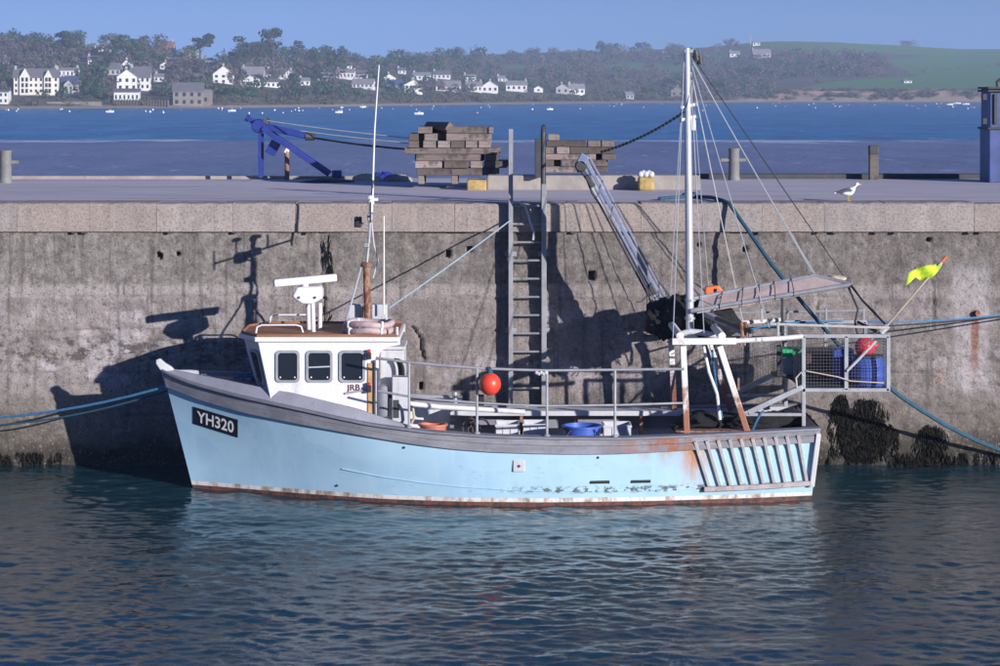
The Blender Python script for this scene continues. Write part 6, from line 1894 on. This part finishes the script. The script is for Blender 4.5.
def scatter(n, x0, x1, yf, hrange, wr, kinds, tl, group, seed):
    r = random.Random(seed)
    for i in range(n):
        px = r.uniform(x0, x1); a, b_ = yf(px); py = r.uniform(a, b_)
        k = r.choice(kinds); h_ = r.uniform(*hrange)
        if k == 'shrub': h_ *= 0.5
        if blocks(px, py, h_, h_ * 1.2, r): continue
        tree(k, px, py, h_, h_ * r.uniform(*wr), tl[k], group)
# left wood: skyline row, body, bank
scatter(34, -10, 345, lambda x: (skyl(x) + 0.5, skyl(x) + 4), (15, 25), (0.9, 1.3), ['ever', 'ever', 'pine', 'bare'], {k: v.replace('among the wooded slope', 'on the wooded skyline') for k, v in TL.items()}, 'skyline trees at left', 1)
scatter(120, -10, 350, lambda x: (skyl(x) + 5, 90), (12, 21), (0.9, 1.35), ['ever', 'bare', 'bare', 'bare', 'pine'], TL, 'trees on the left slope', 2)
scatter(70, 60, 480, lambda x: (92, 100), (11, 19), (1.0, 1.6), ['shrub', 'ever', 'shrub', 'bare'], {k: v.replace('wooded slope at left', 'bushes above the far beach') for k, v in TL.items()}, 'growth along the left bank', 3)
TM = {'ever': 'small dark evergreen on the distant middle slope', 'bare': 'small brown leafless tree on the distant middle slope', 'pine': 'small dark pine on the distant middle slope', 'shrub': 'small bush on the distant middle slope'}
scatter(110, 340, 740, lambda x: (skyl(x) + 1, 97), (8, 13), (1.0, 1.5), ['ever', 'bare', 'bare', 'shrub'], TM, 'trees on the middle slope', 4)
TR = {'ever': 'small dark evergreen on the right hill below the green field', 'bare': 'small brown leafless tree on the right hill below the green field', 'shrub': 'dark bush on the low right cliff edge', 'pine': ''}
scatter(40, 730, 885, lambda x: (58 + max(0, (x - 800) * 0.03), 76), (6, 10), (1.2, 1.7), ['bare', 'bare', 'ever'], TR, 'trees on the right hill', 5)
scatter(22, 738, 930, lambda x: (95, 101), (9, 13), (1.0, 1.6), ['shrub'], TR, 'bushes on the right cliff', 6)
# the rest of the wood as one mass
def wood(name, n, x0, x1, yf, hr, mt, label, seed, bare=False, wr=(1.0, 1.5), avoid=()):
    r = random.Random(seed); V = []; Fc = []
    kind = 'bare' if bare else 'ever'
    made = 0
    for i in range(n * 3):
        if made >= n: break
        px = r.uniform(x0, x1); a, b_ = yf(px)
        if a >= b_: continue
        py = r.uniform(a, b_)
        if not avoid and any(inside(px, py - 1, f_) for f_ in fields): continue
        h_ = r.uniform(*hr)
        if blocks(px, py, h_, h_ * 1.2, r): continue
        p, d = ground_at(px, py); made += 1
        h_ *= d / F; w_ = h_ * r.uniform(*wr)
        for k in range(62):
            v = Vector((r.gauss(0, 1), r.gauss(0, 1), r.gauss(0, 1))).normalized() * r.uniform(0.5, 1.0)
            q_ = p + Vector((v.x * w_ * 0.5, v.y * w_ * 0.5, h_ * 0.52 + v.z * h_ * 0.5))
            n_ = (v + Vector((r.uniform(-1, 1), r.uniform(-1, 1), r.uniform(-1, 1))) * 0.7).normalized()
            x = n_.orthogonal().normalized(); y = n_.cross(x); s1, s2 = (w_ * 0.05, h_ * 0.13) if bare else (w_ * 0.1, h_ * 0.1)
            m = len(V); V += [q_ - x * s1, q_ - y * s2, q_ + x * s1, q_ + y * s2]; Fc.append((m, m + 1, m + 2, m + 3))
    b = MB(); b.v = [tuple(v) for v in V]; b.f = Fc
    o = b.build(name, M[mt], fix=False)
    return tag(o, label, 'woodland', kind='stuff')
wood('bare_wood', 300, -60, 350, lambda x: (skyl(x) + 3, 96), (10, 17), 'leaf_bare', 'brown leafless wood filling the left slope', 11, True)
wood('green_wood', 200, -60, 480, lambda x: (skyl(x) + 3, 100), (9, 16), 'leaf_ever', 'grey-green wood filling the left slope', 12)
wood('bare_wood', 620, 330, 890, lambda x: (skyl(x) + (1.5 if x < 720 else 13), 97 if x < 780 else 78), (5, 10), 'leaf_bare', 'brown leafless wood across the middle and right hills', 13, True)
wood('green_wood', 260, 330, 880, lambda x: (skyl(x) + (2 if x < 720 else 14), 99 if x < 780 else 78), (5, 9), 'leaf_ever', 'dark green wood across the middle and right hills', 14)
wood('hedge_line', 60, 880, 1010, lambda x: (48.2 + (x - 880) * 0.012, 48.6 + (x - 880) * 0.012), (2.5, 5), 'leaf_bare', 'dark hedge along the right hilltop', 15, True, (1.6, 2.5))
wood('hedge_line', 40, 940, 1060, lambda x: (49.5, 50.5), (5, 8), 'leaf_bare', 'brown wood on the far right skyline', 16, True)
wood('bank_scrub', 260, -40, 735, lambda x: (98.5, HY + HC * F / shore(x) - 2.2), (3, 7), 'leaf_scrub', 'olive scrub along the foot of the far left bank', 18, False, (1.3, 2.4))
wood('scrub', 45, 735, 1010, lambda x: (93, 101), (3, 7), 'leaf_scrub', 'low scrub on the right cliff', 17, False, (1.3, 2.2))

wood('hedge_line', 45, 822, 990, lambda x: (90.2, 90.8), (1.5, 3.5), 'leaf_scrub', 'low hedge above the right cliff', 31, False, (1.6, 2.6))
wood('hedge_line', 50, 800, 1010, lambda x: (76.5 - (x - 880) * 0.09, 77.3 - (x - 880) * 0.09), (1.5, 4), 'leaf_bare', 'brown hedge between the two right fields', 32, True, (1.6, 2.4), True)

# ---- houses
M['hw'] = paint('house_white_render', (0.78, 0.77, 0.74), 0.8, 0.08, 0.4, 0.1, 0, bump=0)
M['hc'] = paint('house_cream_render', (0.76, 0.73, 0.63), 0.8, 0.08, 0.4, 0.1, 0, bump=0)
M['hs'] = paint('house_stone', (0.27, 0.235, 0.20), 0.9, 0.25, 0.6, 0.2, 0, bump=0)
M['hg'] = paint('house_grey_render', (0.42, 0.41, 0.40), 0.9, 0.15, 0.6, 0.1, 0, bump=0)
M['slate'] = paint('slate_roof', (0.16, 0.15, 0.165), 0.75, 0.2, 0.5, 0.1, 0, bump=0)
M['slate_pale'] = paint('pale_slate_roof', (0.30, 0.28, 0.29), 0.75, 0.2, 0.5, 0.1, 0, bump=0)
M['slate_blue'] = paint('blue_slate_roof', (0.07, 0.10, 0.19), 0.6, 0.2, 0.5, 0.1, 0, bump=0)
M['tile_red'] = paint('red_tile_roof', (0.26, 0.12, 0.09), 0.8, 0.2, 0.5, 0.1, 0, bump=0)
M['hwin'] = paint('house_window_glass', (0.03, 0.035, 0.045), 0.2, 0.1, 1, 0, 0, bump=0)

def house(name, label, x0, x1, yr, ye, yb, wall, roof, gable=False, floors=1, nwin=3, chim=1, rot=0.0, depth=0.6, cat='house'):
    """x0..x1 width, yr ridge row, ye eaves row, yb base row (photo pixels)"""
    p, d = ground_at((x0 + x1) / 2, yb)
    k = d / F
    w = (x1 - x0) * k; he = (yb - ye) * k; hr = (ye - yr) * k; dep = max(w * depth, 6.0)
    o = thing(name, label, cat, p, 'houses on the far shore')
    o.rotation_euler = (0, 0, rot)
    B = lambda x, y, z: p + Vector((x, y, z))
    hw = w / 2
    b = MB()
    if gable:   # gable faces the water
        prof = [(-hw, -2.0), (hw, -2.0), (hw, he), (0, he + hr), (-hw, he)]
        b.prism([B(x, 0, z) for x, z in prof], (0, dep, 0))
    else:
        prof = [(0, -2.0), (dep, -2.0), (dep, he), (dep / 2, he + hr), (0, he)]
        b.prism([B(-hw, y, z) for y, z in prof], (w, 0, 0))
    b.build('wall', M[wall], o)
    b = MB(); ov = 0.35; th = 0.25
    if gable:
        for s_ in (-1, 1):
            e = Vector((s_ * (hw + ov), 0, he - ov * hr / hw)); r_ = Vector((0, 0, he + hr))
            b.prism([B(e.x, -ov, e.z + 0.02), B(r_.x, -ov, r_.z + 0.02), B(r_.x, -ov, r_.z + th), B(e.x, -ov, e.z + th)], (0, dep + 2 * ov, 0))
    else:
        for y0_, y1_ in ((-ov, dep / 2), (dep + ov, dep / 2)):
            ze = he - ov * hr / (dep / 2)
            b.prism([B(-hw - ov, y0_, ze + 0.02), B(-hw - ov, y1_, he + hr + 0.02), B(-hw - ov, y1_, he + hr + th), B(-hw - ov, y0_, ze + th)], (w + 2 * ov, 0, 0))
    rf = b.build('roof', M[roof], o)
    for c_ in range(chim):
        x = (-hw + 0.6, hw - 0.6, 0)[c_ % 3] if not gable else 0
        y = dep / 2 if not gable else dep * 0.7
        MB().bb(B(x - 0.45, y - 0.45, he + hr * 0.5), B(x + 0.45, y + 0.45, he + hr + 1.3)).build('chimney', M['hg' if wall != 'hs' else 'hs'], rf)
    for f_ in range(floors):
        fh = he / floors; zc = fh * (f_ + 0.55)
        ww, wh_ = min(1.3, w / nwin * 0.42), min(1.5, fh * 0.5)
        for i in range(nwin):
            x = -hw + w * (i + 0.5) / nwin
            MB().bb(B(x - ww / 2, -0.06, zc - wh_ / 2), B(x + ww / 2, 0.05, zc + wh_ / 2)).build('window', M['hwin'], o)
    # side windows towards the viewer's other step
    return o
# cream hotel
ht = house('hotel', 'large cream three storey hotel near the left photo edge', 14, 58, 69, 77, 94, 'hc', 'slate', False, 3, 9, 2, 0.12, 0.35, 'hotel')
for gx0, gx1, yy in ((20, 30, 71.5), (44, 52, 73)):
    p, d = ground_at(36, 94); k = d / F
    x0_, x1_ = (gx0 - 36) * k, (gx1 - 36) * k; zb_, ze_, zr_ = 0, (94 - 77) * k, (94 - yy) * k + 1.2
    MB().prism([p + Vector((x0_, -1.0, -1)), p + Vector((x1_, -1.0, -1)), p + Vector((x1_, -1.0, ze_)), p + Vector(((x0_ + x1_) / 2, -1.0, zr_)), p + Vector((x0_, -1.0, ze_))], (0, 4.0, 0)).build('gable_bay', M['hc'], ht)
    for f_ in range(3):
        for xx in (0.3, 0.7):
            x = x0_ + (x1_ - x0_) * xx; zc = ze_ / 3 * (f_ + 0.55)
            MB().bb(p + Vector((x - 0.5, -1.06, zc - 0.8)), p + Vector((x + 0.5, -0.95, zc + 0.8))).build('window', M['hwin'], ht)
for a in HL:
    house(*a, rot=random.uniform(-0.15, 0.25))
# clear view to the houses is kept by the trees' own placing; sea wall with stakes below the pavilion
p, d = ground_at(140, 105); k = d / F
o = thing('sea_wall', 'timber staked sea wall below the white pavilion', 'wall', p)
MB().bb((p.x - 27 * k, d - 1, -0.5), (p.x + 28 * k, d + 3, 3.2)).build('wall', M['hs'], o)
for i in range(20):
    x = p.x + (-26 + 54 * i / 19) * k
    MB().bb((x - 0.22, d - 1.6, -0.5), (x + 0.22, d - 1.1, 3.6)).build('stake', M['bark'], o)
p, d = ground_at(80, 104.5); k = d / F
o = tag(MB().bb((p.x - 33 * k, d - 1, -0.5), (p.x + 22 * k, d, 2.6)).build('sea_wall', M['hs'], origin=p, bevel=0.1), 'long low grey sea wall below the cream hotel', 'wall')
# mast on the right hilltop
p, d = ground_at(750.5, 45); 
tag(MB().tube([p, p + Vector((0, 0, 9.5))], [0.5, 0.3], 6).build('radio_mast', M['hg'], origin=p), 'thin radio mast beside the white skyline cottage', 'mast')

# ---- mooring buoys and small craft
M['buoy_w'] = paint('white_buoy', (0.8, 0.8, 0.8), 0.5, 0.05, 1, 0, 0, bump=0)
M['buoy_p'] = paint('pink_buoy', (0.75, 0.30, 0.28), 0.5, 0.05, 1, 0, 0, bump=0)
bp0 = MB().lathe((0, 0, 0), [(0.25, -0.3), (0.5, 0.0), (0.52, 0.3), (0.4, 0.62), (0.15, 0.8), (0.05, 0.95)], 10).build('mooring_buoy', M['buoy_w'], smooth=True)
bp1 = bp0.data.copy(); bp1.materials.clear(); bp1.materials.append(M['buoy_p'])
rb = random.Random(5)
for i in range(95):
    px = rb.uniform(5, 995); yw = HY + HC * F / shore(px)
    py = yw + 0.6 + abs(rb.gauss(0, 3.0)); d = HC * F / (py - HY)
    o = bp0 if i == 0 else bp0.copy()
    if i: COL.objects.link(o)
    if rb.random() < 0.22: o.data = bp1
    o.location = ((px - 500) * d / F, d, 0); s_ = rb.uniform(0.3, 0.72); o.scale = (s_, s_, s_)
    pk = o.data == bp1
    tag(o, 'small pink mooring buoy on the far blue water' if pk else 'small white mooring buoy on the far blue water', 'buoy', 'mooring buoys off the far shore')
def skiff(px, py, L, label, mt='buoy_w'):
    d = HC * F / (py - HY); c = Vector(((px - 500) * d / F, d, 0))
    o = thing('moored_skiff', label, 'boat', c, 'small craft off the far shore')
    b = MB(); rows = []
    for s_, w_ in ((-0.5, 0.75), (-0.2, 1.0), (0.2, 0.8), (0.4, 0.4), (0.5, 0.05)):
        rows.append([c + Vector((s_ * L, -w_ * L * 0.18, 0.5 + 0.2 * abs(s_))), c + Vector((s_ * L, -w_ * L * 0.12, -0.2)), c + Vector((s_ * L, w_ * L * 0.12, -0.2)), c + Vector((s_ * L, w_ * L * 0.18, 0.5 + 0.2 * abs(s_)))])
    b.grid([r_ + [r_[0]] for r_ in rows]); b.build('hull', M[mt], o)
    MB().box(c + Vector((0.02 * L, 0, 0.7)), (L * 0.3, L * 0.22, 0.5)).build('cabin', M['hwin' if mt != 'buoy_w' else 'hg'], o, bevel=0.1)
    return o
for i, (px, py, L, lab) in enumerate(((339, 113, 3.5, 'small pale skiff left of the whip aerial'), (419, 114.5, 4, 'small white skiff right of the whip aerial'), (363, 107.5, 4, 'small skiff near the beach by the aerial'),
    (957, 103.8, 7, 'white motor boat moored below the right cliff, left of its neighbour'), (966, 104.6, 6, 'white motor boat moored below the right cliff, nearest the cabinet'), (950, 105, 5, 'small white boat left of the cliff motor boats'),
    (110, 112.5, 4, 'white skiff off the staked sea wall'), (232, 111.5, 4, 'white skiff off the stone boathouse'), (550, 110, 3.5, 'white skiff left of the derrick on the blue water'), (8, 106.8, 7, 'white boat drawn up below the flat fronted building'))):
    skiff(px, py, L * 0.62, lab)

# ------------------------------------------------------------------ sea haze over the estuary
t = NT('sea_haze')
t.t.nodes.remove(t.b)
pv = t.n('ShaderNodeVolumePrincipled')
pv.inputs['Color'].default_value = (0.56, 0.72, 1.0, 1)
pv.inputs['Density'].default_value = 0.00028
pv.inputs['Anisotropy'].default_value = 0.0
t.l(pv.outputs[0], t.t.nodes['Material Output'].inputs['Volume'])
hz = MB().bb((-1650, -60, -2.6), (1650, 2900, 95)).build('haze', t.m)
tag(hz, 'thin pale haze over the estuary', kind='stuff')
